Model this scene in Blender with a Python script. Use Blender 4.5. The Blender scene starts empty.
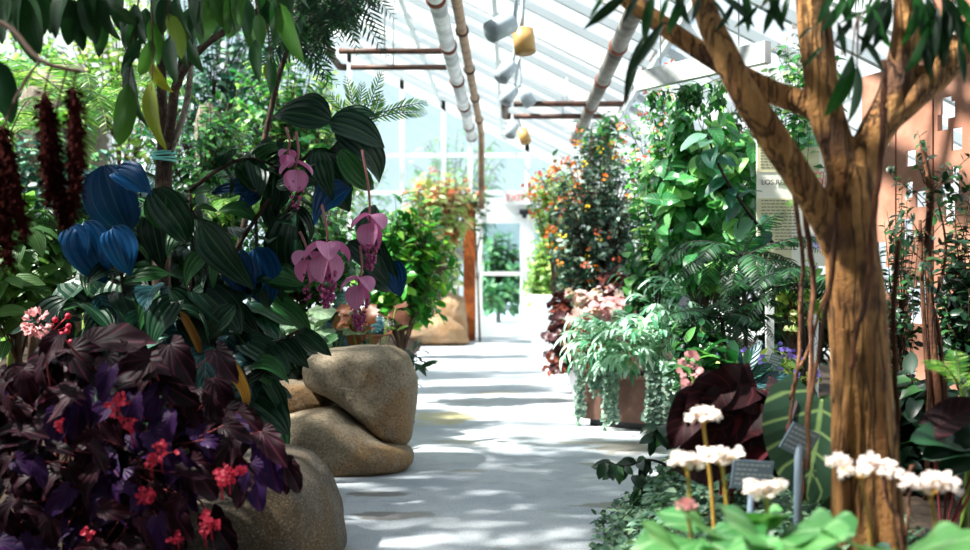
import bpy, math, random
import numpy as np
from mathutils import Vector, noise as mnoise

random.seed(11)
rng = np.random.default_rng(11)
SC = bpy.context.scene
COL = SC.collection
CX, CY, F, H = 510.0, 285.0, 1078.0, 0.95      # principal point, focal length in pixels, eye height


def P(px, py, Y):
    return np.array([(px - CX) / F * Y, Y, H + (CY - py) / F * Y])


def A(*v):
    return np.array(v, dtype=float)


def unit(v):
    v = np.asarray(v, float)
    return v / max(np.linalg.norm(v), 1e-9)


def hx(s):
    s = s.lstrip('#')
    out = []
    for i in (0, 2, 4):
        c = int(s[i:i + 2], 16) / 255
        out.append(c / 12.92 if c <= 0.04045 else ((c + 0.055) / 1.055) ** 2.4)
    return (*out, 1.0)


# ------------------------------------------------------------------ meshes
class MB:
    def __init__(s):
        s.v, s.q, s.t, s.uv, s.n = [], [], [], [], 0

    def add(s, v, q=None, uv=None, t=None):
        v = np.asarray(v, float).reshape(-1, 3)
        if q is not None and len(q):
            s.q.append(np.asarray(q, int).reshape(-1, 4) + s.n)
        if t is not None and len(t):
            s.t.append(np.asarray(t, int).reshape(-1, 3) + s.n)
        s.v.append(v)
        s.uv.append(np.zeros((len(v), 2)) if uv is None else np.asarray(uv, float).reshape(-1, 2))
        s.n += len(v)

    def build(s, name, mat, parent=None, base=(0, 0, 0), smooth=True):
        v = np.concatenate(s.v) if s.v else np.zeros((0, 3))
        uv = np.concatenate(s.uv) if s.uv else np.zeros((0, 2))
        q = np.concatenate(s.q) if s.q else np.zeros((0, 4), int)
        t = np.concatenate(s.t) if s.t else np.zeros((0, 3), int)
        b = origin(parent) if parent is not None else np.asarray(base, float)
        v = v - b
        me = bpy.data.meshes.new(name)
        me.vertices.add(len(v))
        me.vertices.foreach_set('co', v.astype(np.float32).ravel())
        loops = np.concatenate([q.ravel(), t.ravel()]).astype(np.int32)
        me.loops.add(len(loops))
        me.loops.foreach_set('vertex_index', loops)
        npoly = len(q) + len(t)
        me.polygons.add(npoly)
        st = np.concatenate([np.arange(len(q)) * 4, len(q) * 4 + np.arange(len(t)) * 3]).astype(np.int32)
        me.polygons.foreach_set('loop_start', st)
        lay = me.uv_layers.new(name='UVMap')
        lay.data.foreach_set('uv', uv[loops].astype(np.float32).ravel())
        me.update(calc_edges=True)
        me.validate()
        me.polygons.foreach_set('use_smooth', np.full(len(me.polygons), smooth))
        me.materials.append(mat)
        o = bpy.data.objects.new(name, me)
        COL.objects.link(o)
        if parent is not None:
            o.parent = parent
        else:
            o.location = b
        return o


def origin(o):
    p = np.zeros(3)
    while o is not None:
        p = p + np.array(o.location)
        o = o.parent
    return p


def tag(o, label, cat, group=None, kind=None):
    o['label'] = label
    o['category'] = cat
    if group:
        o['group'] = group
    if kind:
        o['kind'] = kind
    return o


def struct(o):
    o['kind'] = 'structure'
    return o


def thing(name, label, cat, base, group=None):
    o = bpy.data.objects.new(name, None)
    o.empty_display_size = 0.1
    COL.objects.link(o)
    o.location = tuple(float(x) for x in base)
    return tag(o, label, cat, group)


def box(mb, lo, hi):
    x0, y0, z0 = lo
    x1, y1, z1 = hi
    v = [(x0, y0, z0), (x1, y0, z0), (x1, y1, z0), (x0, y1, z0), (x0, y0, z1), (x1, y0, z1), (x1, y1, z1), (x0, y1, z1)]
    mb.add(v, [(0, 3, 2, 1), (4, 5, 6, 7), (0, 1, 5, 4), (1, 2, 6, 5), (2, 3, 7, 6), (3, 0, 4, 7)])


def beam(mb, a, b, w, h, up=(0, 0, 1)):
    a, b = np.asarray(a, float), np.asarray(b, float)
    d = unit(b - a)
    x = unit(np.cross(d, up))
    z = np.cross(x, d)
    v = []
    for p in (a, b):
        for sx, sz in ((-1, -1), (1, -1), (1, 1), (-1, 1)):
            v.append(p + x * sx * w / 2 + z * sz * h / 2)
    mb.add(v, [(0, 1, 2, 3), (7, 6, 5, 4), (0, 4, 5, 1), (1, 5, 6, 2), (2, 6, 7, 3), (3, 7, 4, 0)])


def smooth_path(pts, n=6):
    pts = [np.asarray(p, float) for p in pts]
    if len(pts) < 3:
        return np.array([pts[0] + (pts[-1] - pts[0]) * i / n for i in range(n + 1)])
    out = []
    ext = [2 * pts[0] - pts[1]] + pts + [2 * pts[-1] - pts[-2]]
    for i in range(1, len(ext) - 2):
        p0, p1, p2, p3 = ext[i - 1:i + 3]
        for k in range(n):
            t = k / n
            out.append(.5 * ((2 * p1) + (-p0 + p2) * t + (2 * p0 - 5 * p1 + 4 * p2 - p3) * t * t + (-p0 + 3 * p1 - 3 * p2 + p3) * t ** 3))
    out.append(pts[-1])
    return np.array(out)


def tube(mb, pts, r0, r1=None, sides=6, mod=None, cap=True, prof=None):
    pts = np.asarray(pts, float)
    n = len(pts)
    rad = np.linspace(r0, r0 if r1 is None else r1, n) if prof is None else np.asarray(prof, float)
    tan = np.gradient(pts, axis=0)
    tan /= np.maximum(np.linalg.norm(tan, axis=1, keepdims=True), 1e-9)
    ref = A(0, 0, 1) if abs(tan[0][2]) < .9 else A(1, 0, 0)
    x = unit(np.cross(tan[0], ref))
    ang = np.arange(sides) / sides * 2 * np.pi
    V, UV = [], []
    for i in range(n):
        x = unit(x - tan[i] * np.dot(x, tan[i]))
        y = np.cross(tan[i], x)
        r = np.full(sides, rad[i])
        if mod is not None:
            r = r * mod(ang, i / (n - 1))
        V.append(pts[i] + np.outer(np.cos(ang) * r, x) + np.outer(np.sin(ang) * r, y))
        UV.append(np.stack([ang / 6.283, np.full(sides, i / (n - 1))], 1))
    V = np.concatenate(V)
    i, j = np.meshgrid(np.arange(n - 1), np.arange(sides), indexing='ij')
    a = i * sides + j
    b = i * sides + (j + 1) % sides
    q = np.stack([a, b, b + sides, a + sides], -1).reshape(-1, 4)
    t = None
    UV = np.concatenate(UV)
    if cap:
        V = np.concatenate([V, pts[:1], pts[-1:]])
        UV = np.concatenate([UV, [[0, 0], [0, 1]]])
        c0, c1 = n * sides, n * sides + 1
        t = [(c0, (k + 1) % sides, k) for k in range(sides)] + [(c1, (n - 1) * sides + k, (n - 1) * sides + (k + 1) % sides) for k in range(sides)]
    mb.add(V, q, UV, t)


def ball(mb, c, r, seg=8, ring=5, sc=(1, 1, 1)):
    V = []
    for i in range(ring + 1):
        th = math.pi * i / ring
        for j in range(seg):
            ph = 2 * math.pi * j / seg
            V.append((c[0] + r * sc[0] * math.sin(th) * math.cos(ph), c[1] + r * sc[1] * math.sin(th) * math.sin(ph), c[2] + r * sc[2] * math.cos(th)))
    q = [(i * seg + j, (i + 1) * seg + j, (i + 1) * seg + (j + 1) % seg, i * seg + (j + 1) % seg) for i in range(ring) for j in range(seg)]
    mb.add(V, q)


def lathe(mb, c, prof, seg=24):
    """prof: (radius, z) list turned about the vertical through c"""
    V = []
    for r, z in prof:
        for j in range(seg):
            a = 2 * math.pi * j / seg
            V.append((c[0] + r * math.cos(a), c[1] + r * math.sin(a), c[2] + z))
    n = len(prof)
    mb.add(V, [(i * seg + j, i * seg + (j + 1) % seg, (i + 1) * seg + (j + 1) % seg, (i + 1) * seg + j) for i in range(n - 1) for j in range(seg)])


# ------------------------------------------------------------------ leaves
PROF = {
    'ovate': lambda t: np.power(t, .55) * np.power(1 - t, .8),
    'lance': lambda t: np.power(t, .8) * np.power(1 - t, .95),
    'obov': lambda t: np.power(t, .9) * np.power(1 - t, .42),
    'round': lambda t: np.power(t, .42) * np.power(1 - t, .42),
    'heart': lambda t: np.power(t + .02, .28) * np.power(1 - t, .75),
    'acum': lambda t: np.power(t, .6) * np.power(1 - t, 1.1),
    'strap': lambda t: np.power(t, .25) * np.power(1 - t, .35),
}


def leaf(prof='ovate', w=.45, nseg=6, ncol=3, fold=.25, droop=.3, wave=0., lobes=0., stalk=0., seed=0):
    """unit leaf: base at the origin, along +Y, face +Z; w = full width / length; fold lifts the halves, droop bends the tip down"""
    r = np.random.default_rng(seed)
    t = np.linspace(0, 1, nseg + 1)
    f = PROF[prof]
    tt = np.linspace(0, 1, 60)
    wid = f(np.clip(t, .0, 1)) / f(tt).max() * w / 2
    wid[-1] = max(wid[-1], .012)
    wid[0] = max(wid[0], .02)
    u = np.linspace(-1, 1, ncol)
    V, UV = [], []
    # spine with constant curvature
    th = droop * t * 1.3
    ds = 1.0 / nseg
    y = np.concatenate([[0], np.cumsum(np.cos((th[1:] + th[:-1]) / 2)) * ds])
    z = -np.concatenate([[0], np.cumsum(np.sin((th[1:] + th[:-1]) / 2)) * ds])
    ph = r.uniform(0, 6)
    for i in range(nseg + 1):
        lob = 1 + lobes * math.sin(i * 2.6)
        back = 0.0
        x = u * wid[i] * lob
        zz = z[i] + fold * np.abs(x) * math.cos(th[i]) + wave * np.abs(u) * np.sin(t[i] * 9 + ph + np.sign(u) * 1.3) * (t[i] < .97)
        yy = y[i] + fold * np.abs(x) * math.sin(th[i])
        if prof == 'heart' and i < 2:
            yy = yy - np.abs(x) * (.75 if i == 0 else .3)
        V.append(np.stack([x, np.full(ncol, 0) + yy, zz], 1))
        UV.append(np.stack([.5 + u * .5, np.full(ncol, t[i])], 1))
    i, j = np.meshgrid(np.arange(nseg), np.arange(ncol - 1), indexing='ij')
    a = (i * ncol + j).ravel()
    q = np.stack([a, a + 1, a + 1 + ncol, a + ncol], 1)
    V, UV = np.concatenate(V), np.concatenate(UV)
    if stalk:
        k = len(V)
        sv = np.array([(-.012, -stalk, stalk * .3), (.012, -stalk, stalk * .3), (.012, .02, 0), (-.012, .02, 0)])
        V = np.concatenate([V, sv])
        V[:, 1] += stalk
        UV = np.concatenate([UV, [[.5, 0]] * 4])
        q = np.concatenate([q, [[k, k + 1, k + 2, k + 3]]])
    return V, q, UV


def plan_uv(T):
    V, q, UV = T
    return V, q, np.stack([.5 + V[:, 0], V[:, 1]], 1)


def scatter(mb, Ts, pos, d, nrm, size, wid=1.0):
    pos, d, nrm = (np.asarray(x, float).reshape(-1, 3) for x in (pos, d, nrm))
    n = len(pos)
    if n == 0:
        return
    size = np.broadcast_to(np.asarray(size, float), (n,))
    d = d / np.maximum(np.linalg.norm(d, axis=1, keepdims=True), 1e-9)
    z = nrm - d * (nrm * d).sum(1, keepdims=True)
    ln = np.linalg.norm(z, axis=1, keepdims=True)
    z = np.where(ln < 1e-3, np.cross(d, A(.3, .9, .1)), z)
    z /= np.maximum(np.linalg.norm(z, axis=1, keepdims=True), 1e-9)
    x = np.cross(d, z)
    pick = rng.integers(0, len(Ts), n)
    for k, (V, q, UV) in enumerate(Ts):
        m = np.where(pick == k)[0]
        if not len(m):
            continue
        W = (V[None, :, 0, None] * x[m][:, None, :] * wid + V[None, :, 1, None] * d[m][:, None, :] + V[None, :, 2, None] * z[m][:, None, :]) * size[m][:, None, None] + pos[m][:, None, :]
        nv = len(V)
        Q = (q[None] + (np.arange(len(m)) * nv)[:, None, None]).reshape(-1, 4)
        mb.add(W.reshape(-1, 3), Q, np.tile(UV, (len(m), 1)))


def rnd(n):
    v = rng.normal(size=(n, 3))
    return v / np.linalg.norm(v, axis=1, keepdims=True)


def one_leaf(mb, T, b, tip, face, width=1.0):
    """a single leaf from base to tip (world points) with its face towards `face`"""
    b, tip = np.asarray(b, float), np.asarray(tip, float)
    V = T[0]
    L = max(np.linalg.norm(V[V[:, 1].argmax()]), .3)
    scatter(mb, [T], [b], [tip - b], [face], np.linalg.norm(tip - b) / L, width)


# ------------------------------------------------------------------ materials
def new_mat(name):
    m = bpy.data.materials.new(name)
    m.use_nodes = True
    nt = m.node_tree
    nt.nodes.clear()
    out = nt.nodes.new('ShaderNodeOutputMaterial')
    return m, nt, out


class N:
    """tiny node helper"""
    def __init__(s, nt):
        s.nt = nt

    def node(s, t, **k):
        n = s.nt.nodes.new(t)
        for a, b in k.items():
            setattr(n, a, b)
        return n

    def put(s, inp, v):
        if isinstance(v, bpy.types.NodeSocket):
            s.nt.links.new(v, inp)
        else:
            inp.default_value = v

    def m(s, op, a, b=0.0, c=0.0):
        n = s.node('ShaderNodeMath', operation=op)
        s.put(n.inputs[0], a)
        s.put(n.inputs[1], b)
        s.put(n.inputs[2], c)
        return n.outputs[0]

    def mix(s, f, a, b, blend='MIX'):
        n = s.node('ShaderNodeMix', data_type='RGBA', blend_type=blend)
        s.put(n.inputs[0], f)
        s.put(n.inputs[6], a)
        s.put(n.inputs[7], b)
        return n.outputs[2]

    def ss(s, x, lo, hi):
        n = s.node('ShaderNodeMapRange', interpolation_type='SMOOTHSTEP')
        s.put(n.inputs[0], x)
        n.inputs[1].default_value, n.inputs[2].default_value = lo, hi
        n.inputs[3].default_value, n.inputs[4].default_value = 0, 1
        return n.outputs[0]

    def noise(s, scale, detail=3, rough=.55, vec=None, stretch=None):
        n = s.node('ShaderNodeTexNoise')
        n.inputs['Scale'].default_value = scale
        n.inputs['Detail'].default_value = detail
        n.inputs['Roughness'].default_value = rough
        v = vec if vec is not None else s.node('ShaderNodeTexCoord').outputs['Object']
        if stretch:
            mp = s.node('ShaderNodeMapping')
            s.put(mp.inputs[0], v)
            mp.inputs['Scale'].default_value = stretch
            v = mp.outputs[0]
        s.put(n.inputs['Vector'], v)
        return n.outputs[0]

    def bump(s, h, strength=.3, dist=.01):
        n = s.node('ShaderNodeBump')
        s.put(n.inputs['Height'], h)
        n.inputs['Strength'].default_value = strength
        n.inputs['Distance'].default_value = dist
        return n.outputs[0]

    def bsdf(s, col, rough=.5, spec=.5, normal=None, metal=0.):
        n = s.node('ShaderNodeBsdfPrincipled')
        s.put(n.inputs['Base Color'], col)
        s.put(n.inputs['Roughness'], rough)
        s.put(n.inputs['Specular IOR Level'], spec)
        s.put(n.inputs['Metallic'], metal)
        if normal is not None:
            s.put(n.inputs['Normal'], normal)
        return n.outputs[0]

    def out(s, sh):
        s.nt.links.new(sh, s.nt.nodes['Material Output'].inputs[0])


def leaf_mat(name, ca, cb, cc=None, vein=None, vcol=None, vamt=.5, rough=.42, trans=.35, spec=.5, nv=6, bump=.0, pale=None, tcol=None):
    m, nt, out = new_mat(name)
    n = N(nt)
    isl = n.node('ShaderNodeNewGeometry').outputs['Random Per Island']
    col = n.mix(isl, hx(ca), hx(cb))
    if cc:
        r2 = n.m('FRACT', n.m('MULTIPLY', isl, 17.31))
        col = n.mix(n.ss(r2, .72, .78), col, hx(cc))
    nrm = None
    uvn = n.node('ShaderNodeUVMap')
    uvn.uv_map = 'UVMap'
    sep = n.node('ShaderNodeSeparateXYZ')
    n.put(sep.inputs[0], uvn.outputs[0])
    u, v = sep.outputs[0], sep.outputs[1]
    a = n.m('ABSOLUTE', n.m('SUBTRACT', u, .5))
    if vein:
        if vein == 'arc':
            fr = n.m('FRACT', n.m('ADD', n.m('MULTIPLY', a, nv), .5))
        elif vein == 'pin':
            fr = n.m('FRACT', n.m('SUBTRACT', n.m('MULTIPLY', v, nv), n.m('MULTIPLY', a, nv * .55)))
        else:
            ang = n.m('ARCTAN2', n.m('SUBTRACT', u, .5), n.m('ADD', v, .03))
            fr = n.m('FRACT', n.m('ADD', n.m('MULTIPLY', ang, nv / 3.14), .5))
        d = n.m('ABSOLUTE', n.m('SUBTRACT', fr, .5))
        line = n.m('SUBTRACT', 1.0, n.ss(d, .015, .06 if vein == 'arc' else .12))
        mid = n.m('SUBTRACT', 1.0, n.ss(a, .008, .035))
        line = n.m('MAXIMUM', line, mid) if vein != 'palm' else line
        col = n.mix(n.m('MULTIPLY', line, vamt), col, hx(vcol or cb))
        if bump:
            nrm = n.bump(d, bump, .012)
    if pale:            # paler blotched middle or margin of a variegated leaf
        col = n.mix(n.ss(n.noise(60, 2), .5, .6), col, hx(pale))
    p = n.bsdf(col, rough, spec, nrm)
    if trans > 0:
        tr = n.node('ShaderNodeBsdfTranslucent')
        tc = n.mix(1.0, col, hx(tcol) if tcol else (1.35, 1.5, .8, 1), 'MULTIPLY')
        n.put(tr.inputs[0], tc)
        mx = n.node('ShaderNodeMixShader')
        mx.inputs[0].default_value = trans
        nt.links.new(p, mx.inputs[1])
        nt.links.new(tr.outputs[0], mx.inputs[2])
        n.out(mx.outputs[0])
    else:
        n.out(p)
    return m


def plain(name, col, rough=.5, spec=.5, metal=0., noise_amt=0., noise_scale=20., col2=None, bump=0., trans=0.):
    m, nt, out = new_mat(name)
    n = N(nt)
    c = hx(col)
    nrm = None
    if col2:
        nz = n.noise(noise_scale, 5, .6)
        c = n.mix(n.ss(nz, .35, .65), c, hx(col2))
        if bump:
            nrm = n.bump(nz, bump, .01)
    p = n.bsdf(c, rough, spec, nrm, metal)
    if trans:
        tr = n.node('ShaderNodeBsdfTranslucent')
        n.put(tr.inputs[0], c)
        mx = n.node('ShaderNodeMixShader')
        mx.inputs[0].default_value = trans
        nt.links.new(p, mx.inputs[1])
        nt.links.new(tr.outputs[0], mx.inputs[2])
        p = mx.outputs[0]
    n.out(p)
    return m


def bark(name, ca, cb, cc, scale=14., stretch=(1, 1, .25), bump=.6):
    m, nt, out = new_mat(name)
    n = N(nt)
    a = n.noise(scale, 6, .65, stretch=stretch)
    b = n.noise(scale * .35, 3, .5)
    c = n.mix(n.ss(a, .35, .65), hx(ca), hx(cb))
    c = n.mix(n.ss(b, .52, .68), c, hx(cc))
    cr = n.noise(scale * 1.6, 3, .5, stretch=(stretch[0], stretch[1], stretch[2] * .5))
    crk = n.ss(n.m('ABSOLUTE', n.m('SUBTRACT', cr, .5)), .0, .05)
    c = n.mix(n.m('MULTIPLY', n.m('SUBTRACT', 1.0, crk), .7), c, hx('#24170f'))
    k = n.noise(scale * 5, 4, .6)
    n.out(n.bsdf(c, .8, .25, n.bump(n.m('ADD', n.m('ADD', a, n.m('MULTIPLY', crk, .5)), n.m('MULTIPLY', k, .35)), bump, .025)))
    return m


def rock(name, ca, cb, cc, scale=5.):
    m, nt, out = new_mat(name)
    n = N(nt)
    a = n.noise(scale, 5, .6)
    b = n.noise(scale * .5, 3, .5, stretch=(1, 1.2, .8))
    sp = n.noise(scale * 15, 5, .75)
    c = n.mix(n.ss(a, .35, .68), hx(ca), hx(cb))
    c = n.mix(n.m('MULTIPLY', n.ss(b, .52, .66), .75), c, hx(cc))
    c = n.mix(n.m('MULTIPLY', n.ss(sp, .47, .6), .5), c, hx('#4a4036'))
    sp2 = n.noise(scale * 22, 4, .7)
    c = n.mix(n.m('MULTIPLY', n.ss(sp2, .53, .63), .5), c, hx('#d6cbb8'))
    h = n.m('ADD', n.m('MULTIPLY', a, .9), n.m('MULTIPLY', sp, .8))
    n.out(n.bsdf(c, .85, .3, n.bump(h, 1.0, .035)))
    return m


def glass(name, tint, white=.0, gloss=.08):
    m, nt, out = new_mat(name)
    n = N(nt)
    t = n.node('ShaderNodeBsdfTransparent')
    t.inputs[0].default_value = tint
    g = n.node('ShaderNodeBsdfGlossy')
    g.inputs['Roughness'].default_value = .05
    mx = n.node('ShaderNodeMixShader')
    mx.inputs[0].default_value = gloss
    nt.links.new(t.outputs[0], mx.inputs[1])
    nt.links.new(g.outputs[0], mx.inputs[2])
    sh = mx.outputs[0]
    if white:
        d = n.node('ShaderNodeBsdfTranslucent')
        d.inputs[0].default_value = (.93, .97, 1, 1)
        m2 = n.node('ShaderNodeMixShader')
        m2.inputs[0].default_value = white
        nt.links.new(sh, m2.inputs[1])
        nt.links.new(d.outputs[0], m2.inputs[2])
        sh = m2.outputs[0]
    n.out(sh)
    return m


def emission(name, col, s):
    m, nt, out = new_mat(name)
    n = N(nt)
    e = n.node('ShaderNodeEmission')
    e.inputs[0].default_value = hx(col)
    e.inputs[1].default_value = s
    n.out(e.outputs[0])
    return m


# ------------------------------------------------------------------ ground
def path_edge_right(y):
    return float(np.interp(y, [2, 3.6, 4.4, 5.5, 6.5, 8.2, 9.5, 12, 20], [.22, .27, .42, .72, 1.0, .95, .85, .95, 1.5]))


def path_edge_left(y):
    return float(np.interp(y, [2, 3.4, 5, 7, 10, 16, 20], [-.5, -.62, -.8, -.95, -1.05, -1.3, -1.5]))


def ground(x, y):
    r = x - path_edge_right(y)
    l = path_edge_left(y) - x
    z = 0.
    if r > 0:
        k = min(r / .3, 1)
        z = k * k * (3 - 2 * k) * (.22 if y < 5 else .16)
    elif l > 0:
        k = min(l / .35, 1)
        z = k * k * (3 - 2 * k) * (.22 if y > 4.4 else .1) + (.12 * min(max(l - .5, 0) / 2, 1) if y > 4.4 else 0)
    return z


def gp(x, y, dz=0.):
    return A(x, y, ground(x, y) + dz)


# ------------------------------------------------------------------ plants
def twig(mb, a, b, r, lift=.15, sides=5, n=6, wob=.06):
    a, b = np.asarray(a, float), np.asarray(b, float)
    L = np.linalg.norm(b - a)
    mid = (a + b) / 2 + A(0, 0, lift * L) + rng.normal(size=3) * wob * L
    t = np.linspace(0, 1, n + 1)[:, None]
    pts = a * (1 - t) ** 2 + mid * 2 * t * (1 - t) + b * t * t
    if r:
        tube(mb, pts, r, r * .35, sides)
    return pts


def leaves_on(mb, pts, Ts, k, size, t0=.3, out_c=None, droop=.3, face=(0, -.25, 1), spread=1., jit=.45):
    n = len(pts) - 1
    t = t0 + (1 - t0) * (np.arange(k) + rng.uniform(0, .8, k)) / k
    t = np.clip(t, 0, 1) * n
    i = np.minimum(t.astype(int), n - 1)
    f = (t - i)[:, None]
    p = pts[i] * (1 - f) + pts[i + 1] * f
    tan = pts[i + 1] - pts[i]
    tan /= np.maximum(np.linalg.norm(tan, axis=1, keepdims=True), 1e-9)
    side = rnd(k)
    side -= tan * (side * tan).sum(1, keepdims=True)
    side /= np.maximum(np.linalg.norm(side, axis=1, keepdims=True), 1e-6)
    d = tan * .5 + side * spread + A(0, 0, -droop)
    nn = np.tile(np.asarray(face, float), (k, 1)) + rnd(k) * jit
    if out_c is not None:
        o = p - out_c
        nn += .5 * o / np.maximum(np.linalg.norm(o, axis=1, keepdims=True), 1e-6)
    scatter(mb, Ts, p, d, nn, size * rng.uniform(.7, 1.15, k))


def bush(name, label, cat, c, R, ntw, nl, Ts, size, lm, sm, base=None, shell=.45, droop=.3, t0=.35, zmin=-.7, lift=.15,
         sr=.006, group=None, tr=.018, face=(0, -.25, 1), front=.0, root=None, jit=.45, foliage='foliage'):
    c, R = np.asarray(c, float), np.asarray(R, float)
    if base is None:
        base = gp(c[0], c[1] + .02)
    base = np.asarray(base, float)
    th = root if root is not None else thing(name, label, cat, base, group)
    fol, st = MB(), MB()
    top = c - A(0, 0, R[2] * .3)
    if np.linalg.norm(top - base) > .03:
        trunk = twig(st, base - A(0, 0, .01), top, tr, 0, 7, 5, .03)
    else:
        trunk = np.array([base, base + A(0, 0, .02)])
    ends = []
    for k in range(ntw):
        while True:
            d = rnd(1)[0]
            if d[2] > zmin and (front == 0 or d[1] < front or rng.random() < .25):
                break
        e = c + R * d * (shell + (1 - shell) * rng.random() ** .6)
        e[2] = max(e[2], ground(e[0], e[1]) + .03)
        s = trunk[rng.integers(max(len(trunk) // 3, 0), len(trunk))]
        pts = twig(st, s, e, sr, lift, 4, 5)
        leaves_on(fol, pts, Ts, nl, size, t0, c, droop, face, jit=jit)
        ends.append(e)
    fo = fol.build(foliage, lm, th)
    st.build('stem', sm, th)
    return th, np.array(ends), c


def frond(mb, st, a, az, L, rise, fall, Ts, npair, psize, ang=1.0, rr=.004, tip=.25, bare=.1, pdroop=.25, wid=1.):
    """one feather-shaped frond: a bent midrib with leaflets in two rows"""
    hd = A(math.cos(az), math.sin(az), 0)
    t = np.linspace(0, 1, 14)
    pts = np.asarray(a, float) + np.outer(t * L, hd) * (1 - .25 * t[:, None] * fall) + np.outer((rise * t - fall * t * t) * L, A(0, 0, 1))
    tube(st, pts, rr, rr * .3, 4)
    pin_along(mb, pts, Ts, npair, psize, ang, tip, bare, pdroop, wid)
    return pts


def pin_along(mb, pts, Ts, npair, psize, ang=1., tip=.25, bare=.1, pdroop=.25, wid=1., up=None):
    n = len(pts) - 1
    tt = np.linspace(bare, .995, npair)
    i = np.minimum((tt * n).astype(int), n - 1)
    f = (tt * n - i)[:, None]
    p = pts[i] * (1 - f) + pts[i + 1] * f
    tan = np.gradient(pts, axis=0)[i]
    tan /= np.linalg.norm(tan, axis=1, keepdims=True)
    upv = np.tile(A(0, 0, 1) if up is None else np.asarray(up, float), (npair, 1))
    side = np.cross(tan, upv)
    side /= np.maximum(np.linalg.norm(side, axis=1, keepdims=True), 1e-6)
    nor = np.cross(side, tan)
    s = psize * (np.sin(np.pi * np.clip(.18 + .82 * (tt - bare) / (1 - bare), 0, 1)) * (1 - tip) + tip)
    for sg in (-1, 1):
        d = side * sg * math.sin(ang) + tan * math.cos(ang) - nor * pdroop + rng.normal(size=(npair, 3)) * .06
        scatter(mb, Ts, p, d, nor + rng.normal(size=(npair, 3)) * .12, s, wid)


def fern(name, label, cat, c, n, L, Ts, npair, psize, lm, sm, rise=(.5, 1.0), fall=(.5, 1.0), az=(0, 6.283), base=None, group=None, ang=1.0, rr=.004, wid=1., tip=.25):
    c = np.asarray(c, float)
    base = gp(c[0], c[1]) if base is None else np.asarray(base, float)
    th = thing(name, label, cat, base, group)
    fo, st = MB(), MB()
    if c[2] - base[2] > .05:
        tube(st, smooth_path([base, (base + c) / 2 + A(.02, 0, 0), c], 3), rr * 4, rr * 3, 7)
    for k in range(n):
        frond(fo, st, c + rng.normal(size=3) * .01, az[0] + (az[1] - az[0]) * (k + rng.uniform(.1, .9)) / n, L * rng.uniform(.75, 1.1),
              rng.uniform(*rise), rng.uniform(*fall), Ts, npair, psize * rng.uniform(.85, 1.1), ang, rr, tip=tip, wid=wid)
    fo.build('fronds', lm, th)
    st.build('stem', sm, th)
    return th


def boulder(name, label, poly, Y, depth, mat, nz=.05, pw=.62, cat='boulder', group=None, seed=0, nu=110, nv=56, base_z=None, crack=0.):
    """a rock with the outline `poly` (pixels at distance Y) and a rounded body of half-thickness `depth`"""
    pts = np.array([P(x, y, Y)[[0, 2]] for x, y in poly])
    c = pts.mean(0)
    th = np.linspace(0, 2 * np.pi, nu, endpoint=False)
    rr = np.zeros(nu)
    for k, a in enumerate(th):
        d = A(math.cos(a), math.sin(a))
        best = .01
        for i in range(len(pts)):
            p, q = pts[i] - c, pts[(i + 1) % len(pts)] - c
            e = q - p
            den = d[0] * e[1] - d[1] * e[0]
            if abs(den) < 1e-9:
                continue
            t = (p[0] * e[1] - p[1] * e[0]) / den
            s = (p[0] * d[1] - p[1] * d[0]) / den
            if t > 0 and -1e-6 <= s <= 1 + 1e-6:
                best = max(best, t)
        rr[k] = best
    for _ in range(2):
        rr = (np.roll(rr, 1) + 2 * rr + np.roll(rr, -1)) / 4
    ph = np.linspace(-np.pi / 2, np.pi / 2, nv + 1)
    cp = np.maximum(np.cos(ph), 0) ** pw
    sp = np.sign(ph) * np.abs(np.sin(ph)) ** .85
    off = Vector((seed * 7.3, seed * 3.1, seed * 5.7))
    V = []
    size = rr.mean()
    for i in range(nv + 1):
        for k in range(nu):
            r = rr[k] * cp[i]
            p = Vector((c[0] + r * math.cos(th[k]), Y + depth * sp[i], c[1] + r * math.sin(th[k])))
            nrm = Vector((math.cos(th[k]) * cp[i], sp[i], math.sin(th[k]) * cp[i])).normalized()
            q = p / size + off
            d = mnoise.fractal(q * .9, 1, 2, 4) * nz + mnoise.fractal(q * 3.2, .8, 2, 4) * nz * .3
            p = p + nrm * d * size * (1.0 if abs(sp[i]) > .3 else .6)
            V.append(p[:])
    q = [(i * nu + k, i * nu + (k + 1) % nu, (i + 1) * nu + (k + 1) % nu, (i + 1) * nu + k) for i in range(nv) for k in range(nu)]
    mb = MB()
    mb.add(V, q)
    lo = min(v[2] for v in V)
    o = mb.build(name, mat, base=(c[0], Y, lo))
    return tag(o, label, cat, group)
# ================================================================== materials
M = {}
M['white'] = plain('white_paint', '#f0f4f5', .45, .4)
M['alu'] = plain('aluminium_bar', '#b9c2c6', .4, .5, .2)
M['roofglass'] = glass('whitewashed_glass', (.97, .99, 1, 1), .07, .05)
M['glass'] = glass('clear_glass', (.80, .93, .95, 1), .0, .12)
M['wallglass'] = glass('greenish_glass', (.80, .95, .97, 1), .12, .10)
M['copper'] = plain('rusty_copper', '#5e4034', .55, .4, .2, col2='#3a2c28', noise_scale=9)
M['insul'] = plain('pipe_insulation', '#dfe3e4', .6, .3, 0, col2='#a9b0b4', noise_scale=6)
M['tanpipe'] = plain('tan_pipe', '#a8896a', .6, .3, 0, col2='#77604f', noise_scale=7)
M['graypipe'] = plain('grey_pipe', '#7d7a74', .6, .3, 0, col2='#56524d', noise_scale=7)
M['flange'] = plain('rusty_flange', '#7a4636', .7, .3)
M['lampwhite'] = plain('lamp_white', '#a9b4bc', .35, .5)
M['lamptan'] = plain('lamp_tan', '#c69a5c', .4, .5)
M['dark'] = plain('dark_metal', '#22262a', .5, .4)
M['black'] = plain('black_plastic', '#15191d', .45, .4)
M['cyan'] = plain('cyan_twine', '#7fd6cf', .6, .3)
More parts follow.
